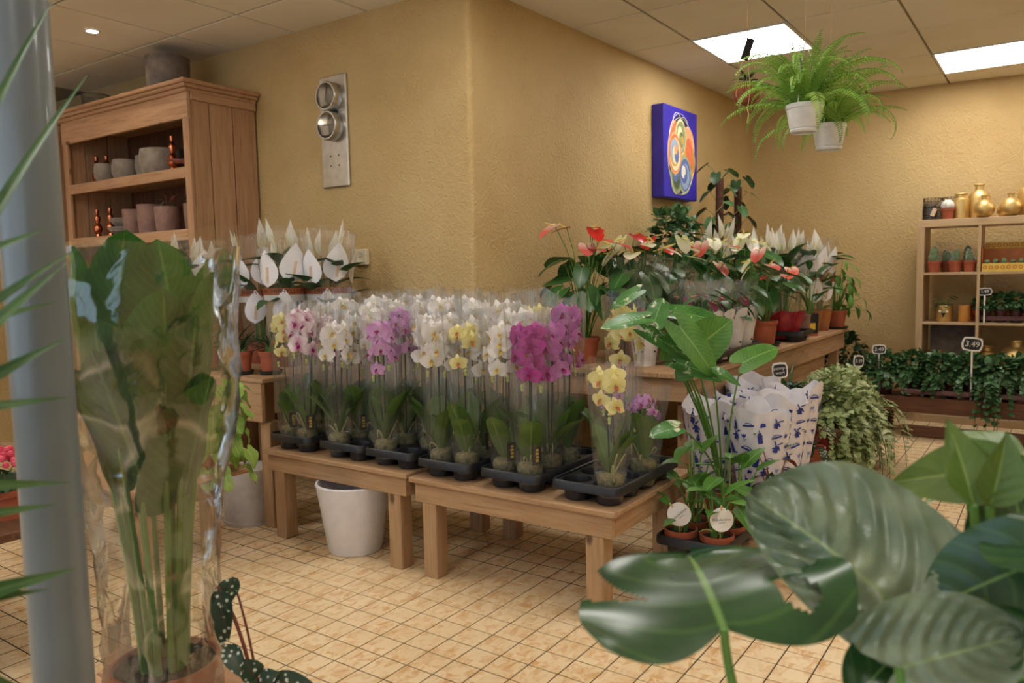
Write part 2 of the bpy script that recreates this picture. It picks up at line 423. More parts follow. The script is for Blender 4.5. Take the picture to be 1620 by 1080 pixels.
WID = {
    'ovate': lambda u: max(.02, math.sin(PI * u ** .72)) ** .9,
    'lance': lambda u: max(.02, math.sin(PI * u ** .9)) ** .85,
    'strap': lambda u: min(1, .35 + u * 2.4) * math.sqrt(max(.03, 1 - max(0, (u - .68) / .32) ** 2.2)),
    'heart': lambda u: max(.02, (1 - u) ** .72 * (.72 + 1.15 * u)) / .82,
    'petal': lambda u: max(.06, math.sin(PI * u ** .62)) ** .55,
    'sepal': lambda u: max(.06, math.sin(PI * u ** .8)) ** .7,
    'spathe': lambda u: max(.02, math.sin(PI * u ** .66)) ** 1.1,
    'blade': lambda u: max(.03, min(1, u * 4 + .3) * (1 - u ** 2.2)),
    'broad': lambda u: max(.03, math.sin(PI * min(1, .12 + .88 * u) ** .8)) ** .75,
}
def blade(L_, Wd, kind='ovate', bend=.5, fold=.15, wave=0., nu=8, nv=4, lobe=0., ph=0., tip=0., roll=0.):
    """leaf blade along +x, normal +z; returns verts, faces, uvs"""
    vs = []; fs = []; uvs = []; w = WID[kind]; x = z = 0.; a = roll
    for i in range(nu + 1):
        u = i / nu
        if i:
            a -= bend / nu; x += math.cos(a) * L_ / nu; z += math.sin(a) * L_ / nu
        hw = w(u) * Wd / 2
        for j in range(nv + 1):
            v = -1 + 2 * j / nv; av = abs(v)
            bx = -lobe * L_ * math.sin(PI * min(1, av * .8)) * (1 - u) ** 2.5 if lobe else 0
            zz = fold * av ** 1.3 * hw + wave * Wd * math.sin(9 * u + ph + (2 if v > 0 else 0)) * av * av
            vs.append((x + bx - math.sin(a) * zz * .0, v * hw * (1 - .12 * fold), z + zz)); uvs.append((u, j / nv))
    for i in range(nu):
        for j in range(nv):
            q = i * (nv + 1) + j; fs.append((q, q + nv + 1, q + nv + 2, q + 1))
    return vs, fs, uvs
def leaf(parent, name, root, base_, d, up, L_, Wd, kind, mats, bend=.5, fold=.15, wave=.02, rs=.003, ctrl=None, nu=8, nv=4, lobe=0., roll=0., label=None, n=5):
    """one leaf with its stalk: root -> base_, blade from base_ along d"""
    mb = MB(); vs, fs, uvs = blade(L_, Wd, kind, bend, fold, wave, nu, nv, lobe, rnd.uniform(0, 6), roll=roll)
    mb.add(vs, fs, 0, uvs, frame(base_, d, up))
    if root is not None:
        r_, b_ = Vector(root), Vector(base_)
        c_ = Vector(ctrl) if ctrl is not None else Vector((r_.x * .6 + b_.x * .4, r_.y * .6 + b_.y * .4, r_.z * .25 + b_.z * .75))
        mb.tube(bez(r_, c_, b_, n), [rs * (1.25 - .5 * i / n) for i in range(n + 1)], 5, 1)
    o = part(name, mb, mats, parent)
    if label: o['label'] = label
    return o
def foliage(parent, n, z0, h, spread, L_, W_, kind, mats, droop=(.1, .9), bend=.6, fold=.2, wave=.03, lobe=0., rs=.003, name='leaf', az0=None, azr=PI, nu=7, nv=4, r0=.02, up_bias=0.):
    for k in range(n):
        a = (az0 if az0 is not None else 0) + (rnd.uniform(-azr, azr) if az0 is not None else k * 2.4 + rnd.uniform(-.4, .4))
        t = (k + .5) / n; hh = z0 + rnd.uniform(h[0], h[1]); r = spread * rnd.uniform(.35, 1)
        ca, sa = math.cos(a), math.sin(a)
        dr = rnd.uniform(*droop)
        d = Vector((ca * math.cos(dr), sa * math.cos(dr), -math.sin(dr) + up_bias))
        up = Vector((ca * math.sin(dr) + rnd.uniform(-.3, .3), sa * math.sin(dr) + rnd.uniform(-.3, .3), math.cos(dr) + .1))
        sc = rnd.uniform(.75, 1.15)
        leaf(parent, name, (ca * r0, sa * r0, z0), (ca * r, sa * r, hh), d, up, L_ * sc, W_ * sc, kind, mats, bend * rnd.uniform(.6, 1.4), fold, wave, rs, None, nu, nv, lobe)
def spathe(parent, root, top, d, L_, Wd, mat, spad, kind='spathe', up=(0, 0, 1), bend=.25, fold=.5, lobe=0, rs=.0025, stem='stem_green', sl=.55, lean=.5):
    mb = MB(); vs, fs, uvs = blade(L_, Wd, kind, bend, fold, .01, 7, 4, lobe)
    mb.add(vs, fs, 0, uvs, frame(top, d, up))
    r_, t_ = Vector(root), Vector(top)
    mb.tube(bez(r_, (r_.x, r_.y, r_.z * .4 + t_.z * .6), t_, 5), rs, 5, 1)
    o = part('flower', mb, [mat, stem], parent)
    M_ = frame(top, d, up); q = M_ @ Vector((L_ * sl * .8, 0, L_ * sl * lean))
    b = MB().tube([M_ @ Vector((L_ * .06, 0, L_ * .04)), (M_ @ Vector((L_ * .06, 0, L_ * .04))) * .5 + q * .5, q], [L_ * .045, L_ * .05, L_ * .025], 6)
    part('spadix', b, spad, o)
    return o
def pot_mesh(r0, r1, h, rim=.012, rimh=.022, n=24, wall=.004):
    return [(r0 * .6, 0.002), (r0, 0), (r1 - rim * .5, h - rimh), (r1 + rim * .15, h - rimh), (r1 + rim * .25, h), (r1 - wall, h), (r1 - wall - .003, h - rimh * .9), (.001, h - rimh * .9)]
def pot(parent, r0, r1, h, mat='terracotta', soil='soil', rim=.012, n=22, rimh=.022, name='pot'):
    p = part(name, MB().lathe(pot_mesh(r0, r1, h, rim, rimh)[:-1], n), mat, parent)
    if soil:
        q = MB(); vs = [(0, 0, h - rimh * .55)]; rr = r1 - .004
        for ring in (.5, 1):
            for k in range(n): t = 2 * PI * k / n; vs.append((rr * ring * math.cos(t), rr * ring * math.sin(t), h - rimh * .6 + (rnd.uniform(0, .006) if ring < 1 else 0)))
        fs = [(0, 1 + k, 1 + (k + 1) % n) for k in range(n)] + [(1 + k, 1 + n + k, 1 + n + (k + 1) % n, 1 + (k + 1) % n) for k in range(n)]
        part('soil', q.add(vs, fs), soil, parent)
    return p
def saucer(parent, r, mat='green_plastic'):
    return part('saucer', MB().lathe([(r * .6, 0), (r * .85, 0), (r, .022), (r * .97, .022), (r * .82, .005), (.001, .005)], 24), mat, parent)
def sleeve_mesh(name, mat, r0, r1, h, seed=0, folds=7, amp=.05, n=36, m_=9, z0=.0, jag=.012, curve=1.0):
    q = random.Random(seed); p1, p2, p3 = (q.uniform(0, 6) for _ in range(3)); vs = []
    for i in range(m_ + 1):
        u = i / m_; r = r0 + (r1 - r0) * u ** curve
        for k in range(n):
            t = 2 * PI * k / n
            a = amp * u * (math.sin(folds * t + p1 + u) + .6 * math.sin((folds * 2 + 3) * t + p2 + 2 * u)) + amp * .4 * math.sin(3 * t + p3 + 5 * u) * (.3 + u)
            vs.append((r * (1 + a) * math.cos(t), r * (1 + a) * math.sin(t), z0 + u * (h + (jag * math.sin(2 * t + p2) + jag * .6 * math.sin(5 * t + p3)) * (i == m_))))
    fs = [(i * n + k, i * n + (k + 1) % n, (i + 1) * n + (k + 1) % n, (i + 1) * n + k) for i in range(m_) for k in range(n)]
    return MB().add(vs, fs).mesh(name, mat)
def text_verts(txt, size):
    cu = bpy.data.curves.new('lettering', 'FONT'); cu.body = txt; cu.size = size; cu.align_x = 'CENTER'; cu.align_y = 'CENTER'
    cu.resolution_u = 3
    o = bpy.data.objects.new('lettering', cu); COL.objects.link(o)
    dg = bpy.context.evaluated_depsgraph_get(); me = bpy.data.meshes.new_from_object(o.evaluated_get(dg))
    vs = [tuple(v.co) for v in me.vertices]; fs = [tuple(p.vertices) for p in me.polygons]
    bpy.data.objects.remove(o); bpy.data.curves.remove(cu); bpy.data.meshes.remove(me)
    return vs, fs
def legs_table(name, label, cat, x0, x1, y0, y1, z, wx, wy, wz, leg=.075, th=.022, apron=.085, inset=.012, over=.02, group=None, planks=3, lo=.0, back_legs=True):
    t = thing(name, label, cat, ((x0 + x1) / 2, (y0 + y1) / 2, 0), 0, group)
    hx, hy = (x1 - x0) / 2, (y1 - y0) / 2
    pw = 2 * hy / planks
    for k in range(planks):
        part('top_board', MB().box(-hx, hx, -hy + k * pw + .001, -hy + (k + 1) * pw - .001, z - th, z, bev=.003), wx, t, False)
    part('apron', MB().box(-hx + over, hx - over, -hy + over, -hy + over + .024, z - th - apron, z - th, bev=.002), wx, t, False)
    part('apron', MB().box(-hx + over, hx - over, hy - over - .024, hy - over, z - th - apron, z - th, bev=.002), wx, t, False)
    part('apron', MB().box(-hx + over, -hx + over + .024, -hy + over + .025, hy - over - .025, z - th - apron, z - th, bev=.002), wy, t, False)
    part('apron', MB().box(hx - over - .024, hx - over, -hy + over + .025, hy - over - .025, z - th - apron, z - th, bev=.002), wy, t, False)
    for sx in (-1, 1):
        for sy in (-1, 1):
            cx = sx * (hx - over - .026 - inset - leg / 2); cy = sy * (hy - over - .026 * (0 if sy < 0 else 1) - leg / 2 - .002)
            ztop = z - th - (apron if sy < 0 else 0)
            part('leg', MB().box(cx - leg / 2, cx + leg / 2, cy - leg / 2, cy + leg / 2, 0, ztop, bev=.003), wz, t, False)
    return t

# ---------------------------------------------------------------- the room
YA, XB, CZ = 3.41, -2.625, 2.85
floor = struct(part('floor', MB().box(-7.2, 3.6, -3.7, 8.6, -.06, -.0035), 'grout', None, False))
TX, TY = .11459, .111; OX, OY = -18.8875 * .111, 15.6819 * .111
tile_me = MB().box(-TX / 2 + .0024, TX / 2 - .0024, -TY / 2 + .0024, TY / 2 - .0024, -.0035, 0, bev=.0008).mesh('tile', 'floor_tile', False)
rF = Vector(_f); rR = Vector(_r); rU = Vector(_u)
def pix(p):
    q = Vector(p) - Vector((0, 0, 1.3)); d = q.dot(rF)
    return (810 + 1236.17 * q.dot(rR) / d, 540 - 1236.17 * q.dot(rU) / d, d) if d > .05 else (-9999, -9999, d)
near = []; rest = MB()
cells = [(i, j) for i in range(-46, 52) for j in range(-48, 62)]
for i, j in cells:
    x, y = OX + (i + .5) * TX, OY + (j + .5) * TY
    if not (-7.1 < x < 3.5 and -3.6 < y < 8.5) or (y > YA + .1 and x < XB - .15): continue
    px, py, d = pix((x, y, 0))
    # tiles in open view (not under the benches) are single pieces, the nearest first
    if 300 < px < 1640 and 650 < py < 1110 and not (x < -1.25 and y > 2.75): near.append((d, x, y))
    else: rest.add([(x + a * (TX / 2 - .0024), y + b_ * (TY / 2 - .0024), 0) for a, b_ in ((-1, -1), (1, -1), (1, 1), (-1, 1))], [(0, 1, 2, 3)])
near.sort()
for k, (d, x, y) in enumerate(near):
    if k < 300: link('tile', tile_me, floor, (x, y, 0))
    else: rest.add([(x + a * (TX / 2 - .0024), y + b_ * (TY / 2 - .0024), 0) for a, b_ in ((-1, -1), (1, -1), (1, 1), (-1, 1))], [(0, 1, 2, 3)])
stuff(part('tiles', rest, 'floor_tile', floor, False))

def wall(name, p, q, th, z0=0, z1=CZ):
    """box wall from p to q, thickness to the left of the direction"""
    p, q = Vector((p[0], p[1], 0)), Vector((q[0], q[1], 0)); d = (q - p).normalized(); nrm = Vector((-d.y, d.x, 0)) * th
    vs = [(a.x, a.y, z) for z in (z0, z1) for a in (p, q, q + nrm, p + nrm)]
    return struct(part(name, MB().add(vs, [(0, 3, 2, 1), (4, 5, 6, 7), (0, 1, 5, 4), (1, 2, 6, 5), (2, 3, 7, 6), (3, 0, 4, 7)]), 'ochre_plaster', None, False))
CC = (-2.47, 7.63)
# the corner where both plastered walls meet is slightly rounded
vs = []; R_ = .03
outline = [(-7.1, YA)]
for k in range(7):
    t = -PI / 2 + (PI / 2) * k / 6; outline.append((XB - R_ + R_ * math.cos(t), YA + R_ + R_ * math.sin(t)))
outline += [(CC[0], CC[1]), (CC[0] - .25, CC[1]), (-2.9, YA + .25), (-7.1, YA + .25)]
nO = len(outline)
vs = [(x, y, 0) for x, y in outline] + [(x, y, CZ) for x, y in outline]
fs = [(k, (k + 1) % nO, nO + (k + 1) % nO, nO + k) for k in range(nO)] + [tuple(range(nO - 1, -1, -1)), tuple(range(nO, 2 * nO))]
wA = struct(part('wall_corner', MB().add(vs, fs), 'ochre_plaster'))
wall('wall_back', (CC[0] - .25, CC[1] - .022), (3.5, CC[1] + .53), .2)
wall('wall_left', (-7.1, -3.6), (-7.1, 3.7), .2)
wall('wall_right', (3.4, 8.3), (3.4, -3.6), .2)
# shop front behind the camera: low wall, header, glazed opening
for nm, a in (('wall_front_sill', (0, .5)), ('wall_front_header', (2.45, CZ))): wall(nm, (3.4, -3.5), (-7.1, -3.5), .2, *a)
for k in range(4):
    x0 = -7.0 + k * 2.6
    w_ = struct(part('window_%d' % (k + 1), MB().box(x0 + .06, x0 + 2.54, -3.62, -3.60, .56, 2.39), 'window_glass', None, False))
    fr = MB()
    for bx in ((x0, x0 + .06, .5, 2.45), (x0 + 2.54, x0 + 2.6, .5, 2.45), (x0 + .06, x0 + 2.54, .5, .56), (x0 + .06, x0 + 2.54, 2.39, 2.45)):
        fr.box(bx[0], bx[1], -3.66, -3.56, bx[2], bx[3])
    part('window_frame', fr, 'white_plastic', w_, False)
# ceiling: slab, boards in a recessed grid
ceil = struct(part('ceiling', MB().box(-7.2, 3.6, -3.7, 8.6, CZ + .012, CZ + .1), 'ceiling_rail', None, False))
GX, GY, gx0, gy0 = .64, .73, -2.10, 5.18
LEDS = [(0, 0), (2, 2), (0, -4), (3, -5), (-4, -6), (-4, -9), (0, -8), (4, -9), (5, 2), (6, -3), (-7, -8)]  # first two are in view; the others are added unseen to light the room
board_me = MB().box(.008, GX - .008, .008, GY - .008, CZ, CZ + .012, bev=.003).mesh('ceiling_board', 'ceiling_board', False)
for i in range(-8, 9):
    for j in range(-12, 5):
        if (i, j) in LEDS: continue
        x, y = gx0 + i * GX, gy0 + j * GY
        if x < -7.1 or x > 3.2 or y < -3.6 or y > 8.2 or (x < XB - .4 and y > YA + .1): continue
        link('ceiling_board', board_me, ceil, (x, y, 0))
led_me = MB().box(.02, GX - .02, .02, GY - .02, CZ - .004, CZ + .006).mesh('diffuser', 'led_panel', False)
frm = MB()
for a in ((.004, .02, .004, GY - .004), (GX - .02, GX - .004, .004, GY - .004), (.02, GX - .02, .004, .02), (.02, GX - .02, GY - .02, GY - .004)): frm.box(*a, CZ - .006, CZ + .01)
frame_me = frm.mesh('panel_frame', 'white_plastic', False)
LL = {(0, 0): 'glowing square ceiling light panel above the hanging ferns', (2, 2): 'glowing square ceiling light panel near the back wall, above the birch shelf unit'}
for (i, j) in LEDS:
    o = thing('ceiling_light', LL.get((i, j), 'unseen square light panel added to light the shop floor away from the ferns'), 'ceiling light', (gx0 + i * GX, gy0 + j * GY, 0), 0, 'ceiling light panels')
    link('diffuser', led_me, o); link('panel_frame', frame_me, o)
for x, y in ((-4.95, 2.62), (-6.1, 1.2), (-4.2, .9)):
    o = thing('downlight', 'small round recessed downlight shining from a ceiling board near the pine cabinet' if y > 2 else 'small round recessed downlight in the ceiling left of the steel post', 'downlight', (x, y, CZ), 0, 'recessed downlights')
    part('trim_ring', MB().lathe([(.034, -.001), (.046, -.001), (.046, -.005), (.034, -.006)], 20, closed=True), 'white_plastic', o)
    part('lamp', MB().lathe([(.001, -.004), (.033, -.004), (.033, -.001)], 20), 'downlight_lamp', o)

# ---------------------------------------------------------------- benches and cabinets
legs_table('display_bench', 'low pine display bench holding the rightmost orchid trays, beside the round-tagged pots', 'bench', -2.275, -1.28, 2.45, 3.18, .436, 'pine_x', 'pine_y', 'pine_z', group='low pine benches')
legs_table('display_bench', 'low pine display bench with the white planter beneath it', 'bench', -3.262, -2.288, 2.45, 3.18, .446, 'pine_x', 'pine_y', 'pine_z', group='low pine benches')
# taller bench with the peace lilies
t = thing('tall_bench', 'taller pine bench carrying the peace lilies in printed sleeves and small red pots', 'bench', (-4.0, 2.95, 0))
for k in range(4): part('top_board', MB().box(-.395, .685, -.44 + k * .215 + .001, -.44 + (k + 1) * .215 - .001, .768, .79, bev=.003), 'pine_x', t, False)
part('apron', MB().box(-.385, .66, -.43, -.405, .56, .768, bev=.003), 'pine_x', t, False)
part('apron', MB().box(.655, .68, -.35, .40, .60, .768, bev=.003), 'pine_y', t, False)
for sx in (-.345, .645):
    for sy in (-.365, .36): part('leg', MB().box(sx - .04, sx + .04, sy - .04, sy + .04, 0, .768 if sy > 0 else .56, bev=.003), 'pine_z', t, False)
# long bench along the painted wall
t = thing('long_bench', 'long pine bench along the wall with the blue painting, carrying anthuriums and peace lilies', 'bench', (-1.98, 5.35, 0))
for k in range(5): part('top_board', MB().box(-.488 + k * .2036 + .001, -.488 + (k + 1) * .2036 - .001, -1.7, 1.72, .758, .785, bev=.003), 'pine_y', t, False)
part('apron', MB().box(.48, .505, -1.68, 1.70, .62, .757, bev=.003), 'pine_y', t, False)
part('stretcher_board', MB().box(.42, .44, -1.5, 1.3, .30, .60, bev=.003), 'pine_y', t, False)
part('apron', MB().box(-.47, .475, -1.68, -1.655, .64, .757, bev=.003), 'pine_x', t, False)
for sx in (-.42, .44):
    for sy in (-1.6, 0, 1.6): part('leg', MB().box(sx - .035, sx + .035, sy - .035, sy + .035, 0, .757 if sx < 0 else .62, bev=.003), 'pine_z', t, False)
# low bench by the wrapped plant
t = thing('plank_bench', 'low bench with a thick worn plank top under the lime green plant', 'bench', (-3.62, 2.0, 0))
part('top_board', MB().box(-.55, .50, -.30, .285, .385, .42, bev=.012), 'cabinet_x', t, False)
part('apron', MB().box(-.48, .34, -.22, -.195, .29, .385, bev=.003), 'cabinet_x', t, False)
part('apron', MB().box(.32, .345, -.19, .20, .27, .385, bev=.003), 'cabinet_y', t, False)
for sx in (-.42, .28):
    for sy in (-.16, .19): part('leg', MB().box(sx - .035, sx + .035, sy - .035, sy + .035, 0, .384, bev=.003), 'cabinet_z', t, False)
# small low pallet bench for the round-tagged pots and the blue printed sleeves
legs_table('pallet_bench', 'very low wooden bench under the tray of round-tagged pots', 'bench', -1.24, -.90, 2.80, 3.24, .185, 'pine_x', 'pine_y', 'pine_z', leg=.05, apron=.05, planks=3)
legs_table('pallet_bench', 'very low wooden bench under the blue printed sleeves', 'bench', -1.43, -.86, 3.27, 4.62, .185, 'pine_x', 'pine_y', 'pine_z', leg=.05, apron=.05, planks=8)
legs_table('creeper_bench', 'dark low bench hidden under the trailing variegated creepers', 'bench', -1.42, -1.0, 4.72, 5.75, .36, 'dark_wood_x', 'dark_wood_y', 'dark_wood_z', leg=.05, apron=.06, planks=4)
# ivy bench in front of the shelf unit
t = thing('ivy_bench', 'dark brown bench holding the row of potted ivies in front of the shelf unit', 'bench', (-.15, 6.78, 0))
for k in range(3): part('top_board', MB().box(-1.0, 1.2, -.2 + k * .14 + .001, -.2 + (k + 1) * .14 - .001, .28, .30, bev=.003), 'dark_wood_x', t, False)
part('front_board', MB().box(-1.0, 1.2, -.225, -.2, .19, .31, bev=.003), 'dark_wood_x', t, False)
part('bottom_board', MB().box(-.8, 1.2, -.225, -.2, .01, .09, bev=.003), 'dark_wood_x', t, False)
for sx in (-.95, .1, 1.1):
    for sy in (-.16, .17): part('leg', MB().box(sx - .03, sx + .03, sy - .03, sy + .03, 0, .279, bev=.003), 'dark_wood_z', t, False)
# stand under the wrapped plant and the palm
legs_table('corner_stand', 'low wooden stand under the tall plant wrapped in cellophane', 'stand', -1.98, -1.47, .45, 1.20, .31, 'cabinet_x', 'cabinet_y', 'cabinet_z', leg=.06, apron=.07)

def cabinet(x0, x1, label, name='pine_cabinet', detail=True):
    """open pine cabinet standing against the plaster wall"""
    w = (x1 - x0) / 2; t = thing(name, label, 'cabinet', ((x0 + x1) / 2, 0, 0), 0, 'open pine cabinets')
    f, bk, top = 2.92, 3.395, 2.41
    for k, (a, b_) in enumerate(((f + .001, f + .127), (f + .133, f + .297), (f + .303, bk))):
        part('side_plank', MB().box(w - .022, w, a, b_, 0, top, bev=.0025), 'cabinet_z', t, False)
        part('side_plank', MB().box(-w, -w + .022, a, b_, 0, top, bev=.0025), 'cabinet_z', t, False)
    for a in (-w - .002, w - .062): part('front_stile', MB().box(a, a + .064, f - .022, f, 0, top, bev=.003), 'cabinet_z', t, False)
    for k in range(10):
        a = -w + .024 + k * (2 * w - .048) / 10
        part('back_plank', MB().box(a, a + (2 * w - .048) / 10 - .003, bk - .018, bk - .002, 0, top, bev=.002), 'dark_wood_z', t, False)
    for z in (2.01, 1.625, 1.22, .82, .42, .1):
        sh = part('shelf', MB().box(-w + .023, w - .023, f + .002, bk - .02, z - .022, z, bev=.002), 'cabinet_x', t, False)
        part('shelf_edge', MB().box(-w + .062, w - .062, f - .022, f + .001, z - .07, z - .002, bev=.003), 'cabinet_x', sh, False)
    part('frieze', MB().box(-w - .003, w + .003, f - .026, f - .002, 2.30, 2.46, bev=.003), 'cabinet_x', t, False)
    part('frieze', MB().box(w - .001, w + .014, f, bk, 2.41, 2.50, bev=.003), 'cabinet_y', t, False)
    part('frieze', MB().box(-w - .014, -w + .001, f, bk, 2.41, 2.50, bev=.003), 'cabinet_y', t, False)
    part('top_panel', MB().box(-w, w, f, bk, 2.41, 2.43), 'cabinet_x', t, False)
    # stepped cornice swept round three sides
    cr = MB()
    for o_, z0, z1 in ((.022, 2.455, 2.48), (.042, 2.478, 2.502), (.058, 2.50, 2.525)):
        cr.box(-w - o_, w + o_, f - .026 - o_, bk, z0, z1, bev=.006)
    part('cornice', cr, 'cabinet_x', t, False)
    return t
cabinet(-5.99, -4.425, 'open pine cabinet with stone pots on its shelves beside the steel dials')
cabinet(-7.05, -6.12, 'second open pine cabinet, half hidden behind the steel post')

def bottle_prof(kind):
    if kind == 'carved': return [(.022, 0), (.024, .01), (.018, .03), (.030, .05), (.034, .075), (.026, .10), (.014, .115), (.018, .13), (.024, .15), (.016, .17), (.010, .185), (.014, .195), (.013, .215), (.008, .216)]
    if kind == 'round': return [(.03, 0), (.055, .012), (.078, .045), (.082, .08), (.07, .12), (.04, .145), (.022, .152), (.02, .18), (.026, .185), (.022, .19)]
    if kind == 'tall': return [(.05, 0), (.07, .008), (.076, .05), (.077, .15), (.066, .19), (.03, .215), (.027, .25), (.034, .256), (.028, .262)]
    if kind == 'cyl': return [(.05, 0), (.058, .006), (.060, .14), (.058, .16), (.042, .172), (.040, .20), (.046, .205), (.04, .21)]
    if kind == 'stocky': return [(.05, 0), (.088, .01), (.096, .05), (.092, .11), (.06, .15), (.034, .16), (.032, .19), (.036, .195)]
ME = {}
def cached(key, fn):
    if key not in ME: ME[key] = fn()
    return ME[key]
def bottle(kind, mat, loc, label, sc=1.0, group=None, cat='bottle', name='bottle'):
    p = bottle_prof(kind); h = p[-1][1]
    t = thing(name, label, cat, loc, rnd.uniform(0, 6), group)
    o = link('body', cached(('bottle', kind, mat), lambda: MB().open_lathe([(.001, 0)] + p[:-1] , 26).mesh('body', mat)), t, sc=sc)
    link('rim', cached(('rim', kind, mat), lambda: MB().lathe([(p[-2][0] * 1.02, h - .012), (p[-2][0] * 1.12, h - .006), (p[-2][0] * 1.05, h), (p[-2][0] * .8, h), (p[-2][0] * .8, h - .012)], 20, closed=True).mesh('rim', mat)), t, sc=sc)
    return t
def bowl_pot(r0, r1, h, mat, loc, label, bulge=0., group=None, plant=False, cat='pot', name='stone_pot'):
    t = thing(name, label, cat, loc, 0, group); prof = [(.001, 0), (r0, 0)]
    for k in range(1, 7):
        u = k / 6; prof.append((r0 + (r1 - r0) * u + bulge * math.sin(PI * u), h * u))
    prof += [(r1 - .009, h + .001), (r1 - .012 + bulge * .3, h * .55), (.001, h * .5)]
    part('pot_body', MB().open_lathe(prof, 26), mat, t)
    part('rim', MB().lathe([(r1 - .010, h - .004), (r1 + .001, h - .004), (r1 + .001, h + .003), (r1 - .010, h + .003)], 26, closed=True), mat, t)
    if plant:
        foliage(t, 16, h * .7, (.03, .09), .05, .07, .014, 'blade', ['succulent_leaf', 'stem_red'], (-.6, .5), .8, .3, rs=.0015)
        for k in range(5):
            a = rnd.uniform(0, 6); part('stalk', MB().tube(bez((0, 0, h * .8), (.02 * math.cos(a), .02 * math.sin(a), h + .07), (.07 * math.cos(a), .07 * math.sin(a), h + rnd.uniform(.05, .13)), 5), .002, 5), 'stem_red', t)
    return t
z = 2.01; y = 3.08
for x, k in ((-5.88, 0), (-5.79, 1)): bottle('carved', 'copper', (x, y + .03 * k, z), ['carved copper bottle against the far stile of the upper cabinet shelf', 'carved copper bottle next to the smallest bowl on the upper cabinet shelf'][k], 1.0, 'copper bottles at the end of the upper cabinet shelf')
bowl_pot(.055, .07, .13, 'clay_grey', (-5.65, 3.02, z), 'small grey stone bowl between copper bottles and a rounder bowl on the upper cabinet shelf', .012)
bowl_pot(.075, .085, .14, 'clay_grey', (-5.43, 3.05, z), 'medium grey stone bowl, second from the copper bottles on the upper cabinet shelf', .014)
bowl_pot(.06, .075, .155, 'clay_grey', (-5.24, 3.10, z), 'tall narrow grey stone bowl beside the widest bowl on the upper cabinet shelf', .012)
bowl_pot(.12, .14, .17, 'clay_grey', (-5.02, 3.08, z), 'wide grey stone bowl, largest on the upper cabinet shelf', .016)
bottle('carved', 'copper', (-4.80, 3.02, z), 'carved copper bottle standing between the widest stone bowl and the twig wreath', 1.08)
bottle('carved', 'copper', (-4.62, 3.12, z), 'carved copper bottle behind the twig wreath in the cabinet', 1.08)
bowl_pot(.11, .12, .26, 'concrete', (-4.68, 3.25, z), 'tall dark stone vase at the back of the upper cabinet shelf', .02)
o = MB()
for k in range(7):
    a = k * .4; o.tube([( .11 * math.cos(t_) + rnd.uniform(-.01, .01), .06 * math.sin(t_) + rnd.uniform(-.01, .01), .018 + .05 * max(0, math.sin(t_ * .5 + a * .1)) + rnd.uniform(0, .02)) for t_ in [i * 2 * PI / 12 for i in range(13)]], .007, 5)
tag(part('twig_wreath', o, 'stem_red', None, loc=(-4.68, 3.0, z)), 'loose wreath of brown twigs leaning on the upper cabinet shelf', 'wreath')
z = 1.625
for k, x in enumerate((-5.82, -5.72, -5.64)): bottle('carved', 'copper', (x, 3.03 + .04 * (k % 2), z), 'carved copper bottle on the lower cabinet shelf, %s from the stacked grey bowls' % ['third', 'second', 'first'][k], .95, 'copper bottles on the lower cabinet shelf')
bowl_pot(.06, .115, .06, 'clay_grey', (-5.50, 3.06, z), 'lower of two stacked shallow grey bowls on the lower cabinet shelf', .008, 'stacked shallow bowls', name='shallow_bowl', cat='bowl')
bowl_pot(.055, .10, .06, 'clay_grey', (-5.50, 3.06, z + .063), 'upper of two stacked shallow grey bowls on the lower cabinet shelf', .008, 'stacked shallow bowls', name='shallow_bowl', cat='bowl')
bowl_pot(.065, .075, .17, 'clay_rose', (-5.31, 3.02, z), 'rose clay cylinder pot next to the stacked bowls in the cabinet', .002, name='clay_pot')
bowl_pot(.078, .088, .19, 'clay_rose', (-5.10, 3.02, z), 'larger rose clay cylinder pot beside the potted succulent in the cabinet', .002, name='clay_pot')
bowl_pot(.075, .085, .16, 'clay_rose', (-4.86, 3.0, z), 'rose clay pot with a spiky reddish succulent, further from the cabinet side', .002, plant=True, name='potted_succulent', cat='succulent')
bowl_pot(.065, .075, .17, 'clay_rose', (-4.64, 3.06, z), 'rose clay pot with a spiky reddish succulent, against the cabinet side', .002, plant=True, name='potted_succulent', cat='succulent')
bowl_pot(.135, .14, .25, 'concrete', (-4.93, 3.10, 2.526), 'big dark concrete cylinder pot on top of the pine cabinet', 0, name='concrete_pot')
bowl_pot(.10, .10, .17, 'smoked_glass', (-5.98, 3.16, 2.526), 'dark mottled glass pot on the far corner of the cabinet top', 0, name='glass_pot')

# steel weather station on the wall
t = thing('weather_station', 'brushed steel wall panel with two round dials on the ochre wall', 'barometer', (-3.67, YA, 2.19))
part('plate', MB().box(-.116, .116, -.02, -.001, -.336, .336, bev=.006), 'steel', t, False)
def dial(z, ang):
    rotM = Matrix.Translation((-.0, -.02, z)) @ Matrix.Rotation(PI / 2, 4, 'X')
    d = part('dial_housing', MB().lathe([(.085, 0), (.088, .004), (.088, .055), (.084, .062), (.076, .062), (.075, .052)], 36, M=rotM), 'steel', t)
    part('dial_face', MB().lathe([(.001, .054), (.075, .054)], 36, M=rotM), 'dial', d)
    nd = MB().box(-.0015, .0015, -.03, .058, .0565, .0575, M=rotM @ Matrix.Rotation(ang, 4, 'Z'))
    for k in range(24): nd.box(-.0008, .0008, .060, .068 if k % 2 else .072, .0555, .0562, M=rotM @ Matrix.Rotation(k * PI / 14 - 2.6, 4, 'Z'))
    part('needle', nd, 'black_ink', d, False)
    part('dial_glass', MB().lathe([(.001, .0605), (.0755, .0605)], 36, M=rotM), 'window_glass', d)
dial(.205, -.2); dial(.03, -1.57)
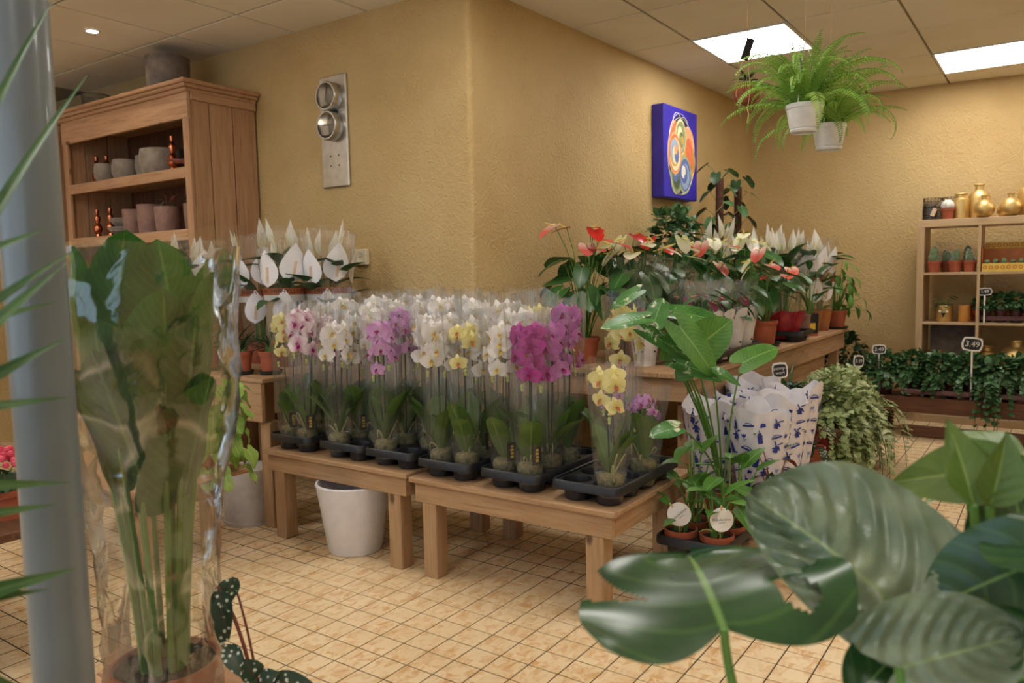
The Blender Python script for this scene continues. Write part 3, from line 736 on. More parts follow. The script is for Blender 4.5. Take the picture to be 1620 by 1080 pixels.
for dx in (-.035, .035):
    for dz in (-.205, -.145): part('hole', MB().lathe([(.001, 0), (.006, 0)], 12, M=Matrix.Translation((dx, -.0205, dz)) @ Matrix.Rotation(PI / 2, 4, 'X')), 'black_ink', t)
# wall socket
t = thing('wall_socket', 'cream electrical wall socket on the ochre wall above the orchids', 'socket', (-3.48, YA, 1.42))
part('socket_plate', MB().box(-.062, .062, -.035, -.001, -.048, .048, bev=.006), 'outlet_plastic', t, False)
rm = Matrix.Translation((.014, -.035, 0)) @ Matrix.Rotation(PI / 2, 4, 'X')
part('socket_well', MB().lathe([(.032, .0), (.035, .002), (.033, .003), (.028, -.0), (.001, .0005)], 24, M=rm), 'outlet_plastic', t)
part('pin_hole', MB().box(.005, .009, -.0365, -.0355, -.003, .003).box(.019, .023, -.0365, -.0355, -.003, .003), 'black_ink', t, False)

# steel post in the foreground
t = thing('steel_post', 'grey painted round steel post rising from floor to ceiling by the palm', 'post', (-1.385, .612, 0))
part('shaft', MB().lathe([(.047, .012), (.047, CZ - .012)], 40), 'post_paint', t)
for z0, z1 in ((0, .012), (CZ - .012, CZ)): part('flange', MB().lathe([(.085, z0), (.085, z1)], 32), 'post_paint', t)

# planters on the floor
t = thing('white_planter', 'large white tapered planter standing under the pine bench', 'planter', (-2.73, 2.56, 0))
part('planter_body', MB().open_lathe([(.001, 0), (.12, 0), (.128, .008), (.176, .32), (.18, .328), (.178, .334), (.168, .334), (.164, .325), (.12, .03), (.001, .03)], 44), 'white_ceramic', t)
t = thing('white_planter', 'light grey upturned planter beside the bench leg, showing its flat base', 'planter', (-3.55, 2.58, 0))
part('planter_body', MB().open_lathe([(.135, 0), (.142, .004), (.14, .02), (.132, .29), (.128, .296), (.001, .297)], 44), 'light_grey_pot', t)
part('rim', MB().lathe([(.134, 0), (.145, 0), (.145, .02), (.139, .022)], 40, closed=True), 'light_grey_pot', t)

# painting: a thick blue canvas with overlapping swirled ovals
t = thing('painting', 'blue canvas painting with overlapping swirled orange, green and blue ovals', 'painting', (-2.595, 5.645, 1.87), -.036)
t.rotation_euler = (0, 0, math.atan2(CC[1] - YA, CC[0] - XB) - PI / 2)
t.location = (-2.545, 5.53, 1.855)
cv = MB().box(0, .10, 0, .60, 0, .69, bev=.006)
PS = .75
part('canvas', cv, 'canvas_blue', t, False)
def oval(cy, cz, ry, rz, cols, x):
    for k, c_ in enumerate(cols):
        f_ = 1 - k / len(cols); n = 28
        cy_, ry_ = cy * PS, ry * PS
        oy, oz = cy_ + .25 * ry * (1 - f_) * math.sin(k * 1.3), cz + .25 * rz * (1 - f_) * math.cos(k * 1.7)
        vs = [(x + k * .0004, oy, oz)] + [(x + k * .0004, oy + ry_ * f_ * math.cos(2 * PI * q / n), oz + rz * f_ * math.sin(2 * PI * q / n)) for q in range(n)]
        part('painted_oval', MB().add(vs, [(0, 1 + q, 1 + (q + 1) % n) for q in range(n)]), 'paint_' + c_, t, False)
oval(.40, .34, .30, .30, ['navy'], .1005)
oval(.24, .46, .12, .13, ['orange'], .1012); oval(.56, .40, .17, .17, ['peach', 'orange'], .1013)
oval(.56, .30, .19, .15, ['ochre', 'orange'], .1014)
oval(.28, .17, .14, .14, ['sage', 'olive', 'deepgreen', 'slate', 'sky'], .1022)
oval(.48, .19, .16, .15, ['sage', 'slate', 'sky', 'slate', 'white', 'slate'], .103)
oval(.38, .47, .13, .14, ['cream', 'olive', 'sage', 'deepgreen', 'cream', 'olive', 'ochre', 'deepgreen'], .104)
oval(.24, .34, .16, .16, ['peach', 'orange', 'cream', 'ochre', 'sky', 'cream', 'slate', 'peach', 'cream'], .1055)
sw = MB()
for (cy, cz, ry, rz, a0, a1) in ((.40, .33, .32, .29, .3, 5.9), (.30, .58, .09, .07, 0, 3.4), (.46, .57, .10, .06, -.3, 3.6), (.38, .34, .29, .31, 1, 5)):
    sw.tube([(.102, (cy + ry) * PS - ry * PS + ry * PS * math.cos(a0 + (a1 - a0) * q / 30), cz + rz * math.sin(a0 + (a1 - a0) * q / 30)) for q in range(31)], .0022, 4)
part('painted_line', sw, 'paint_white', t)

# ---------------------------------------------------------------- shelf unit with its wares
t = thing('shelf_unit', 'tall birch cube shelf unit against the back wall behind the ivy bench', 'shelf', (-.965, 7.25, 0)); t_shelf = t
CP = .424; NC = 3; TW = CP * NC + .02
part('top_panel', MB().box(0, TW + .04, 0, .39, 1.612, 1.672, bev=.002), 'birch_x', t, False)
for a in (0, TW - .012): part('side_panel', MB().box(a, a + .052, 0, .39, 0, 1.611, bev=.002), 'birch_z', t, False)
for k in range(1, NC): part('divider', MB().box(k * CP - .001 + .01, k * CP + .021 + .01, .002, .388, .06, 1.611, bev=.001), 'birch_z', t, False)
for z_ in (.0, .405, .815, 1.222): part('shelf_board', MB().box(.053, TW - .013, .003, .387, z_, z_ + .02 + (.04 if z_ == 0 else 0), bev=.001), 'birch_x', t, False)
SX, SY = -.965, 7.25
zt = 1.672
G = 'gold bottles on the shelf unit'
bottle('cyl', 'gold', (-.665, 7.36, zt), 'gold straight-sided bottle beside the small red cactus pot on the shelf top', .98)
bottle('tall', 'gold', (-.545, 7.42, zt), 'tall gold bottle between the straight-sided bottle and a ball vase', 1.05)
bottle('round', 'gold', (-.50, 7.30, zt), 'gold ball vase in front of the tall gold bottle', .92, cat='vase', name='ball_vase')
bottle('round', 'gold', (-.365, 7.44, zt), 'smallest gold ball vase, set back between two larger ones', .72, cat='vase', name='ball_vase')
bottle('round', 'gold', (-.32, 7.31, zt), 'gold ball vase next to the second tall bottle on the shelf top', .95, cat='vase', name='ball_vase')
bottle('tall', 'gold', (-.20, 7.46, zt), 'tall gold bottle at the far end of the shelf top', 1.12)
bottle('round', 'gold', (-.15, 7.31, zt), 'gold ball vase in front of the far tall bottle', .98, cat='vase', name='ball_vase')
def lantern(x, y, z_, r, h, label):
    q = thing('wire_lantern', label, 'lantern', (x, y, z_), 0, 'wire lanterns on the shelf top')
    w = MB()
    for k in range(16):
        a = 2 * PI * k / 16; w.tube([(r * math.cos(a), r * math.sin(a), .004), (r * math.cos(a), r * math.sin(a), h)], .0022, 4)
    for k in range(8): w.lathe([(r - .002, .006 + k * (h - .01) / 7), (r + .002, .006 + k * (h - .01) / 7), (r, .010 + k * (h - .01) / 7)], 24, closed=True)
    part('wire_cage', w, 'dark_metal', q)
    part('glass_cup', MB().open_lathe([(.001, .004), (r * .85, .004), (r * .88, h * .85)], 24), 'smoked_glass', q)
lantern(-.885, 7.47, zt, .07, .19, 'tall black wire lantern at the shelf corner'); lantern(-.745, 7.49, zt, .068, .19, 'tall black wire lantern behind the red cactus pot')
lantern(-.885, 7.32, zt, .052, .115, 'short black wire lantern with a paper tag at the shelf corner')
tag(part('paper_tag', MB().box(-.016, .016, -.0015, 0, -.035, .03, bev=.0004).tube([(0, 0, .028), (.01, -.004, .06), (.02, .03, .10)], .001, 4), 'print_cream', None, loc=(-.85, 7.262, 1.735), rot=(0, .35, 0)), 'small peach paper tag hanging on the short wire lantern', 'tag')
def cactus(x, y, z_, kind, label, sc=1.0):
    q = thing('potted_cactus', label, 'cactus', (x, y, z_), rnd.uniform(0, 6), 'small potted cacti on the shelf unit')
    pot(q, .034 * sc, .046 * sc, .08 * sc, rim=.008, rimh=.016)
    tops = {'ball': [(0, 0, .045, 1)], 'col': [(0, 0, .03, 2.4), (.022, .01, .02, 2), (-.02, -.012, .018, 2.2)], 'club': [(-.012, 0, .024, 2.2), (.02, .006, .019, 3.1), (.0, -.022, .014, 1.8)]}[kind]
    for dx, dy, r, k in tops:
        b_ = MB(); n = 20; pr = [(math.sin(PI * i / 8) * r, (1 - math.cos(PI * i / 8)) * r * k / 1.0) for i in range(9)]
        vs = [((a * (1 + .10 * math.cos(8 * 2 * PI * j / n * 1))) * math.cos(2 * PI * j / n) + dx, (a * (1 + .10 * math.cos(8 * 2 * PI * j / n))) * math.sin(2 * PI * j / n) + dy, zz + .06 * sc) for a, zz in pr for j in range(n)]
        b_.add(vs, [(i * n + j, i * n + (j + 1) % n, (i + 1) * n + (j + 1) % n, (i + 1) * n + j) for i in range(8) for j in range(n)])
        sp = MB()
        for i in range(150):
            a, v_ = rnd.uniform(0, 6.28), rnd.uniform(.15, .95); rr = r * math.sin(PI * v_); zz = (1 - math.cos(PI * v_)) * r * k + .06 * sc
            p0 = Vector((rr * math.cos(a) + dx, rr * math.sin(a) + dy, zz)); d_ = Vector((math.cos(a), math.sin(a), .3)) * .012
            sp.add([p0, p0 + Vector((.0022, 0, .0022)), p0 + d_], [(0, 1, 2)])
        c_ = part('cactus_body', b_, 'cactus_spine' if kind == 'ball' else 'cactus', q); stuff(part('spines', sp, 'cactus_spine', c_, False))
cactus(-.755, 7.30, zt, 'ball', 'white woolly ball cactus in a red pot on the shelf top', 1.1)
z_ = 1.243
cactus(-.845, 7.32, z_, 'col', 'pale upright cactus in a red pot by the shelf side panel', 1.15)
cactus(-.695, 7.33, z_, 'club', 'clustered green cactus in the middle red pot of the shelf cube', 1.15)
cactus(-.59, 7.34, z_, 'club', 'tall knobbly cactus in a red pot beside the shelf divider', 1.15)
cactus(-.77, 7.48, z_, 'club', 'dark cactus in a red pot in the second row of the shelf cube', 1.1)
cactus(-.62, 7.50, z_, 'col', 'tall dark cactus in a red pot behind the knobbly one', 1.2)
# seed tray box with little cacti
t = thing('cactus_display', 'orange and yellow cardboard display tray of tiny cacti in the shelf cube', 'display box', (-.50, 7.27, z_))
part('box_base', MB().box(0, .36, .0, .25, 0, .012), 'tray_yellow', t, False)
part('front_panel', MB().box(0, .36, -.004, .0, 0, .065, bev=.001), 'tray_yellow', t, False)
part('back_panel', MB().box(0, .36, .25, .256, 0, .235, bev=.001), 'tray_orange', t, False)
part('back_panel_top', MB().box(0, .36, .247, .25, .185, .235, bev=.001), 'tray_yellow', t, False)
for a in (-.004, .36): part('side_panel', MB().box(a, a + .004, 0, .25, 0, .2, bev=.001), 'tray_orange', t, False)
for k in range(9):
    for yy, zz in ((-.0046, .033), (.2464, .21)):
        part('printed_rosette', MB().lathe([(.009, 0), (.015, 0)], 12, M=Matrix.Translation((.02 + k * .04, yy, zz)) @ Matrix.Rotation(PI / 2, 4, 'X'), closed=True), 'tray_red', t, False)
for k in range(6):
    q = thing('mini_cactus', 'tiny round cactus in the cardboard display tray, %s from the shelf divider' % ['first', 'second', 'third', 'fourth', 'fifth', 'sixth'][k], 'cactus', (-.47 + k * .058, 7.31 + .03 * (k % 2), z_ + .013), 0, 'tiny cacti in the cardboard tray')
    part('small_pot', MB().lathe([(.016, 0), (.021, .05), (.019, .05)], 14), 'terracotta', q)
    b_ = part('cactus_body', MB().ball((0, 0, .065), .021, 0, 14, 8, (1, 1, .8 + .3 * (k % 3))), 'cactus', q)
# second cube row
z_ = .836
t = thing('owl_pot', 'gold pot shaped like a pointed-beak face with a small leafy plant', 'plant pot', (-.765, 7.36, z_))
part('pot_body', MB().open_lathe([(.001, 0), (.055, 0), (.06, .01), (.062, .13), (.058, .134), (.05, .12), (.001, .11)], 26), 'gold', t)
for sx in (-1, 1):
    part('eye', MB().ball((sx * .026, -.060, .085), .010, 0, 10, 6, (1, .35, 1)), 'white_card', t)
part('beak', MB().add([(-.016, -.062, .075), (.016, -.062, .075), (0, -.063, .035), (0, -.075, .07)], [(0, 3, 1), (0, 2, 3), (1, 3, 2)]), 'black_ink', t, False)
foliage(t, 20, .12, (.01, .11), .06, .05, .035, 'ovate', ['ivy_leaf', 'stem_green'], (-.5, .6), rs=.0012, nu=4, nv=2)
t = thing('candle', 'amber pillar candle in a glass beside the gold face pot', 'candle', (-.62, 7.35, z_))
part('wax', MB().lathe([(.001, 0), (.04, 0), (.042, .004), (.042, .132), (.038, .136), (.001, .130)], 24), 'candle_wax', t); part('wick', MB().tube([(0, 0, .13), (.001, 0, .145)], .0012, 4), 'black_ink', t)
bowl_pot(.035, .05, .13, 'copper', (-.55, 7.50, z_), 'copper cup behind the amber candle in the shelf cube', 0, name='copper_cup', cat='cup')
# lower cube row wares
z_ = .426
part('back_screen', MB().box(.07, .42, .375, .386, .44, .80), 'clay_grey', t_shelf, False)
bowl_pot(.055, .06, .16, 'gold', (-.82, 7.40, z_), 'gold tealight cup on the lower shelf beside the side panel', 0, name='gold_cup', cat='cup')
bowl_pot(.065, .07, .12, 'copper', (-.64, 7.36, z_), 'copper tealight cup on the lower shelf by the divider', 0, name='copper_cup', cat='cup')
bottle('stocky', 'gold', (-.25, 7.40, z_), 'stocky dark gold bottle on the lower shelf behind the ivies', 1.35)
bottle('cyl', 'gold', (-.46, 7.45, z_), 'slim gold bottle on the lower shelf beside the stocky bottle', 1.0)

# ---------------------------------------------------------------- nursery trays
def tray_mesh(nx, ny, p, h, mat, hole=.43):
    mb = MB(); X, Y = nx * p / 2, ny * p / 2; n = 16
    for i in range(nx):
        for j in range(ny):
            cx, cy = -X + (i + .5) * p, -Y + (j + .5) * p
            sq = []; ci = []
            for k in range(n):
                t = 2 * PI * k / n; c, s_ = math.cos(t), math.sin(t); m_ = max(abs(c), abs(s_))
                sq.append((cx + c / m_ * p / 2, cy + s_ / m_ * p / 2, h)); ci.append((c, s_))
            rings = [sq] + [[(cx + c * r, cy + s_ * r, z) for c, s_ in ci] for r, z in ((hole * p, h), (hole * p * .96, h - .012), (hole * p * .86, .004), (hole * p * .5, .0))]
            vs = [q for r in rings for q in r]
            fs = [(a * n + k, a * n + (k + 1) % n, (a + 1) * n + (k + 1) % n, (a + 1) * n + k) for a in range(4) for k in range(n)] + [tuple(range(4 * n, 5 * n))]
            mb.add(vs, fs)
    e = .012
    for (a, b_, z) in ((0, e, 0),):
        pr = [(0, h - .002), (0, h + .006), (e * .6, h + .008), (e, h + .002), (e * 1.1, h - .026), (e * .8, h - .028)]
        ring = []; rr = .02
        for sx, sy, a0 in ((1, 1, 0), (-1, 1, PI / 2), (-1, -1, PI), (1, -1, 1.5 * PI)):
            for q in range(4):
                t = a0 + q * PI / 6; ring.append((sx * (X - rr), sy * (Y - rr), math.cos(t), math.sin(t)))
        m_ = len(ring); vs = []
        for o_, z in pr:
            for bx, by, c, s_ in ring: vs.append((bx + c * (rr + o_), by + s_ * (rr + o_), z))
        mb.add(vs, [(a * m_ + k, a * m_ + (k + 1) % m_, (a + 1) * m_ + (k + 1) % m_, (a + 1) * m_ + k) for a in range(len(pr) - 1) for k in range(m_)])
    return mb.mesh('grower_tray', mat)
def tray(loc, label, nx=2, ny=4, p=.135, h=.075, mat='black_plastic', rz=0, group=None):
    o = link('grower_tray', cached(('tray', nx, ny, p, h, mat), lambda: tray_mesh(nx, ny, p, h, mat)), None, loc, (0, 0, rz))
    return tag(o, label, 'tray', group)

# ---------------------------------------------------------------- orchids
def flower_mesh(mat, sz, seed, narrow=False):
    q = random.Random(seed); mb = MB(); O = Vector((0, 0, 0))
    for ang, L_, Wd, k, off in ((90, .50, .34, 'sepal', -.002), (215, .50, .34, 'sepal', -.002), (325, .50, .34, 'sepal', -.002), (12, .52, .62 if not narrow else .34, 'petal', 0), (168, .52, .62 if not narrow else .34, 'petal', 0)):
        a = math.radians(ang + q.uniform(-6, 6)); d = (.12, math.cos(a), math.sin(a))
        vs, fs, uvs = blade(L_ * sz, Wd * sz, k, q.uniform(.2, .8), .18, .03, 5, 4, 0, q.uniform(0, 6))
        mb.add(vs, fs, 0, uvs, frame((off, 0, 0), d, (1, 0, 0)))
    return mb.mesh('flower', mat)
def lip_mesh(mat, sz):
    mb = MB()
    for ang, L_, W_ in ((270, .24, .16), (225, .15, .12), (315, .15, .12)):
        a = math.radians(ang); vs, fs, uvs = blade(L_ * sz, W_ * sz, 'petal', -.6, .6, 0, 3, 2)
        mb.add(vs, fs, 0, uvs, frame((.012 * sz * 10 * .3, 0, 0), (.55, math.cos(a), math.sin(a)), (1, 0, .3)))
    mb.ball((.05 * sz, 0, .03 * sz), .05 * sz, 0, 6, 4, (1.6, 1, 1))
    return mb.mesh('lip', mat)
ORCH = {'white': ('petal_white', 'lip_yellow'), 'blush': ('petal_blush', 'lip_magenta'), 'yellow': ('petal_yellow', 'lip_red'), 'pink': ('petal_pink', 'lip_magenta'), 'magenta': ('petal_magenta', 'lip_magenta'), 'violet': ('petal_violet', 'lip_magenta'), 'lilac': ('petal_lilac', 'lip_magenta')}
FACE = math.atan2(-.80, .60)
bark_me = None
def orchid(loc, col, label, h=.66, ns=2, nf=6, fs_=.104, r1=.092, r0=.058, tagged=False, group='sleeved orchids on the low benches', nl=5, sleeve=True, az=None):
    global bark_me
    t = thing('sleeved_orchid', label, 'orchid', loc, 0, group)
    link('clear_pot', cached('opot', lambda: MB().open_lathe([(.001, 0), (.044, 0), (.046, .004), (.056, .095), (.060, .097), (.060, .112), (.056, .113)], 24).mesh('clear_pot', 'clear_pot')), t)
    link('bark', cached('obark', lambda: MB().lathe([(.001, .003), (.043, .004), (.052, .08), (.045, .098), (.02, .106), (.001, .106)], 20).mesh('bark', 'bark')), t)
    if sleeve:
        k = rnd.randrange(4)
        link('sleeve', cached(('sleeve', k, round(h, 2), r1, r0), lambda: sleeve_mesh('sleeve', 'clear_film', r0, r1, h, k, 6 + k, .05, 36, 8, .02)), t, rot=(0, 0, rnd.uniform(0, 6)))
    # strap leaves in two ranks
    a0 = rnd.uniform(0, PI)
    for k in range(nl):
        a = a0 + (k % 2) * PI + rnd.uniform(-.5, .5); up = rnd.uniform(1.05, 1.42) if sleeve else rnd.uniform(.4, 1.1)
        L_ = rnd.uniform(.19, .27); d = (math.cos(a) * math.cos(up), math.sin(a) * math.cos(up), math.sin(up))
        leaf(t, 'leaf', None, (math.cos(a) * .008, math.sin(a) * .008, .10), d, (-math.cos(a) * math.sin(up), -math.sin(a) * math.sin(up), math.cos(up) + .1), L_, L_ * rnd.uniform(.32, .42), 'strap', ['orchid_leaf'], rnd.uniform(.1, .5), .35, .01, nu=7, nv=4)
    # flower stems on dark canes
    fc = az if az is not None else FACE
    for q in range(ns):
        az = fc + (q - (ns - 1) / 2) * rnd.uniform(.9, 1.6) + rnd.uniform(-.3, .3)
        ca, sa = math.cos(az), math.sin(az); lx, ly = -ca * .012 + rnd.uniform(-.015, .015), -sa * .012 + rnd.uniform(-.015, .015)
        zt_ = h * rnd.uniform(.92, 1.02); cane = h * rnd.uniform(.68, .80)
        part('cane', MB().tube([(lx * .4, ly * .4, .05), (lx * 1.8, ly * 1.8, cane)], .0028, 5), 'stake', t)
        tip = Vector((ca * .058, sa * .058, h * rnd.uniform(.60, .70)))
        P_ = bez((lx * .4 + .004, ly * .4, .09), (lx * 1.5, ly * 1.5, cane * .6), (lx * 1.8 + ca * .004, ly * 1.8 + sa * .004, cane), 4)
        arch = bez(P_[-1], (lx * 1.6 + ca * .02, ly * 1.6 + sa * .02, zt_ * 1.16), tip, 10)
        st = part('flower_stem', MB().tube(P_ + arch[1:], [.0030] * 5 + [.0024] * 5 + [.0016] * 5, 5), 'stem_dark', t)
        side = Vector((-sa, ca, 0))
        for k in range(nf):
            u = 2.2 + 7.3 * k / max(1, nf - 1); i = min(9, int(u)); p = arch[i].lerp(arch[min(10, i + 1)], u - i)
            sg = 1 if k % 2 else -1
            fa = az + sg * rnd.uniform(.15, .75); pt = rnd.uniform(-.35, .1)
            c_ = p + side * sg * fs_ * .30 + Vector((ca, sa, 0)) * .014 + Vector((0, 0, rnd.uniform(-.012, .012)))
            d = Vector((math.cos(fa) * math.cos(pt), math.sin(fa) * math.cos(pt), math.sin(pt)))
            sc = rnd.uniform(.86, 1.08)
            v = rnd.randrange(3); M_ = frame(c_, d, (rnd.uniform(-.2, .2), rnd.uniform(-.2, .2), 1)) @ Matrix.Scale(sc, 4)
            fo = link('flower', cached(('fl', col, fs_, v), lambda: flower_mesh(ORCH[col][0], fs_, v, col == 'lilac')), t, M=M_)
            link('lip', cached(('lip', ORCH[col][1], fs_), lambda: lip_mesh(ORCH[col][1], fs_)), fo)
        for k in range(2):
            part('bud', MB().ball(tip + Vector((ca * .006, sa * .006, -.014 * (k + 1))), .007 - .0015 * k, 0, 8, 6, (1, 1, 1.35)), 'bud_green', t)
    for k in range(3):
        a = rnd.uniform(0, 6.28); c, s_ = math.cos(a), math.sin(a)
        part('air_root', MB().tube(bez((c * .012, s_ * .012, .10), (c * .06, s_ * .06, .15 + rnd.uniform(0, .08)), (c * .055, s_ * .055, rnd.uniform(.08, .19)), 6), [.0035] * 4 + [.0028] * 3, 5), 'root', t)
    if tagged:
        p0 = Vector((math.cos(FACE + .5) * .052, math.sin(FACE + .5) * .052, .10)); M_ = frame(p0, (math.cos(FACE + .5), math.sin(FACE + .5), 0))
        tg = part('plant_tag', MB().box(-.001, .001, -.02, .02, .0, .075, M=M_), 'black_ink', t, False)
        y_ = MB()
        for k in range(4): y_.box(.0012, .0018, -.006 + .002 * (k % 2), .008, .012 + k * .014, .022 + k * .014, M=M_)
        part('tag_print', y_, 'tag_yellow', tg, False)
    return t
TR = [(-3.245, .446, 'black grower tray with yellow and blush orchids beside the taller bench', [['yellow', 'blush'], ['white', 'blush'], ['white', 'white'], [None, None]], 'tray beside the taller bench'),
      (-2.880, .446, 'black grower tray of all-white orchids above the white planter', [['white', None], ['white', 'white'], ['white', 'white'], ['white', 'white']], 'all-white tray above the white planter'),
      (-2.573, .446, 'black grower tray with pink orchids at the bench corner', [['pink', None], ['pink', 'white'], ['white', 'white'], ['white', 'white']], 'tray with the pink orchids'),
      (-2.255, .436, 'black grower tray of white orchids with one slim yellow orchid', [['white', 'yellow'], ['white', 'white'], ['white', 'white'], [None, 'white']], 'tray with the slim yellow orchid'),
      (-1.915, .436, 'black grower tray holding the magenta and violet orchids', [['white', 'magenta'], ['white', 'violet'], ['yellow', 'violet'], ['white', None]], 'tray with the magenta orchid'),
      (-1.570, .436, 'mostly empty black grower tray with open round holes and short orchids', [[None, 'yellow*'], [None, None], ['lilac*', 'lilac*'], ['yellow', None]], 'mostly empty tray')]
ROWN = ['front row', 'second row', 'third row', 'back row']
for x0, z0, lab, grid, tn in TR:
    tray((x0 + .145, 2.475 + .285, z0), lab, group='black orchid trays on the low benches')
    cnt = {}
    for r, row in enumerate(grid):
        for c, col in enumerate(row):
            if col: cnt[(r, col)] = cnt.get((r, col), 0) + 1
    for r, row in enumerate(grid):
        for c, col in enumerate(row):
            if not col: continue
            x, y = x0 + .145 + (c - .5) * .135, 2.475 + .285 + (r - 1.5) * .135
            x += rnd.uniform(-.008, .008); y += rnd.uniform(-.008, .008)
            short = col.endswith('*'); cc = col.rstrip('*')
            cn = {'blush': 'white orchid with magenta lips', 'lilac': 'short orchid with small lilac flowers'}.get(cc, cc + ' orchid')
            if short and cc == 'yellow': lb = 'short yellow orchid alone at the front of the mostly empty tray'
            else: lb = '%s, %s of the %s%s' % (cn, ROWN[r], tn, '' if cnt[(r, col)] < 2 else [', taller bench side', ', painted wall side'][c])
            if short and cc == 'yellow': orchid((x, y, z0 + .012), cc, lb, .50, 1, 8, .092, .09, .058, nl=4, az=FACE)
            elif short: orchid((x + .02, y, z0 + .012), cc, lb, .44 - .06 * c, 2, 8, .058, .105, .055, nl=5)
            else: orchid((x, y, z0 + .012), cc, lb, rnd.choice([.66, .68, .70]) + (.06 if r >= 2 else 0), 1 if 'slim' in tn and cc == 'yellow' else 2, 5 if 'slim' in tn and cc == 'yellow' else 8, .092 if cc in ('yellow', 'pink') else .104, tagged=(rnd.random() < .35 and r < 2))

# ---------------------------------------------------------------- peace lilies in printed sleeves
def cone_map(r0, r1, h, z0=0):
    def f(a, z, off=.002):
        u = (z - z0) / h; r = r0 + (r1 - r0) * u + off; return (r * math.cos(a), r * math.sin(a), z)
    return f
def peace_lily(loc, label, h=.83, nl=12, nf=5, printed=True, r1=.17, sleeved=True, band=True, group=None, face=FACE, potmat='terracotta'):
    t = thing('peace_lily', label, 'peace lily', loc, 0, group)
    pot(t, .058, .078, .13, potmat)
    foliage(t, nl, .12, (h * .26, h * .58), r1 * .45, .27, .10, 'lance', ['lily_leaf', 'stem_green'], (-1.15, -.35) if sleeved else (-.9, .2), .7, .3, .03, rs=.003)
    for k in range(nf):
        a = face + rnd.uniform(-1.6, 1.6); r = rnd.uniform(.03, r1 * .62); z_ = h * rnd.uniform(.70, .86)
        top = (math.cos(a) * r, math.sin(a) * r, z_); d = (math.cos(a) * .18 + rnd.uniform(-.25, .25), math.sin(a) * .18 + rnd.uniform(-.25, .25), 1)
        spathe(t, (math.cos(a) * .015, math.sin(a) * .015, .11), top, d, rnd.uniform(.14, .20), rnd.uniform(.06, .085), 'spathe_white', 'spadix_cream', up=(math.cos(a), math.sin(a), -.1), bend=-.12, fold=.75, sl=.45, lean=.25)
    if sleeved:
        sh = h * .90
        sl = part('sleeve', MB(), 'clear_film', t); sl.data = sleeve_mesh('sleeve', 'clear_film', .075, r1, sh, int(abs(loc[0] * 100)), 5, .03, 40, 9, .03)
        if printed:
            f = cone_map(.075, r1, sh, .03)
            for da, zb, L_, Wd in ((-.62, h * .55, .21, .15), (.50, h * .58, .22, .155), (1.6, h * .56, .21, .15), (-1.8, h * .57, .21, .15), (.02, h * .30, .20, .13)):
                n1, n2 = 8, 6; vs = []; w = WID['ovate']
                for i in range(n1 + 1):
                    u = i / n1
                    for j in range(n2 + 1):
                        v = -1 + 2 * j / n2; zz = zb + u * L_; rr = .075 + (r1 - .075) * (zz - .03) / sh
                        vs.append(f(face + da + v * w(u) * Wd / 2 / rr + .12 * u, zz, .006))
                pf = part('printed_flower', MB().add(vs, [(i * (n2 + 1) + j, i * (n2 + 1) + j + 1, (i + 1) * (n2 + 1) + j + 1, (i + 1) * (n2 + 1) + j) for i in range(n1) for j in range(n2)]), 'print_white', sl)
                vs = []
                for i in range(5):
                    zz = zb + L_ * (.12 + .42 * i / 4); rr = .075 + (r1 - .075) * (zz - .03) / sh
                    for sg in (-1, 1): vs.append(f(face + da + .03 + .10 * i / 4 + sg * .008 / rr, zz, .0075))
                part('printed_spadix', MB().add(vs, [(2 * i, 2 * i + 1, 2 * i + 3, 2 * i + 2) for i in range(4)]), 'print_cream', pf)
            if band:
                for z0_, z1_, mt in ((h * .50, h * .545, 'print_brown'), (h * .455, h * .498, 'print_grey')):
                    n = 40; vs = [f(face - 1.7 + 3.4 * i / n, zz, .005) for i in range(n + 1) for zz in (z0_, z1_)]
                    part('printed_band', MB().add(vs, [(2 * i, 2 * i + 2, 2 * i + 3, 2 * i + 1) for i in range(n)]), mt, sl)
                tv, tf = text_verts('SPATHIPHYLLUM', .032); rr = .075 + (r1 - .075) * (h * .52 - .03) / sh
                part('printed_lettering', MB().add([f(face + x_ / rr * 1.15, h * .5225 + y_ * 1.0, .0062) for x_, y_, _ in tv], tf), 'print_dark', sl, False)
    return t
PL = 'peace lilies on the taller bench'
peace_lily((-3.47, 3.12, .79), 'peace lily in a printed clear sleeve under the wall socket', .84, group=PL)
peace_lily((-3.67, 2.98, .79), 'peace lily in a printed clear sleeve, second from the wall socket', .84, group=PL)
peace_lily((-3.98, 3.02, .79), 'peace lily in a printed clear sleeve, third from the wall socket', .82, group=PL)
peace_lily((-4.2, 2.76, .79), 'peace lily in a printed clear sleeve, behind the tall wrapped plant', .80, group=PL)
# small red pots at the bench edge
def spiky(loc, label, flower=False):
    t = thing('bromeliad', label, 'bromeliad', loc, rnd.uniform(0, 6), 'small red pots at the edge of the taller bench')
    saucer(t, .065); p = pot(t, .045, .06, .12, rim=.008); p.location = (0, 0, .006)
    foliage(t, 22, .11, (.02, .07), .03, .17, .016, 'blade', ['dark_leaf', 'stem_green'], (-1.1, .1), .7, .4, rs=.002, nu=6, nv=2)
    if flower:
        for k in range(9):
            a = k * .7; leaf(t, 'flower_bract', (0, 0, .1), (0, 0, .17 + .008 * k), (math.cos(a) * .7, math.sin(a) * .7, .6), (0, 0, 1), .08, .018, 'blade', ['guzmania_red', 'stem_green'], .4, .3)
    part('price_sticker', MB().box(.0, .0015, -.018, .018, .0, .016, M=frame((math.cos(FACE) * .0565, math.sin(FACE) * .0565, .085), (math.cos(FACE), math.sin(FACE), -.1))), 'white_card', t, False)
spiky((-3.60, 2.60, .79), 'small terracotta pot with thin dark spiky leaves nearest the bench end')
spiky((-3.74, 2.66, .79), 'small terracotta pot with thin dark spiky leaves, second from the bench end')
spiky((-3.46, 2.68, .79), 'small terracotta pot with thin dark spiky leaves, behind the yellow orchid')
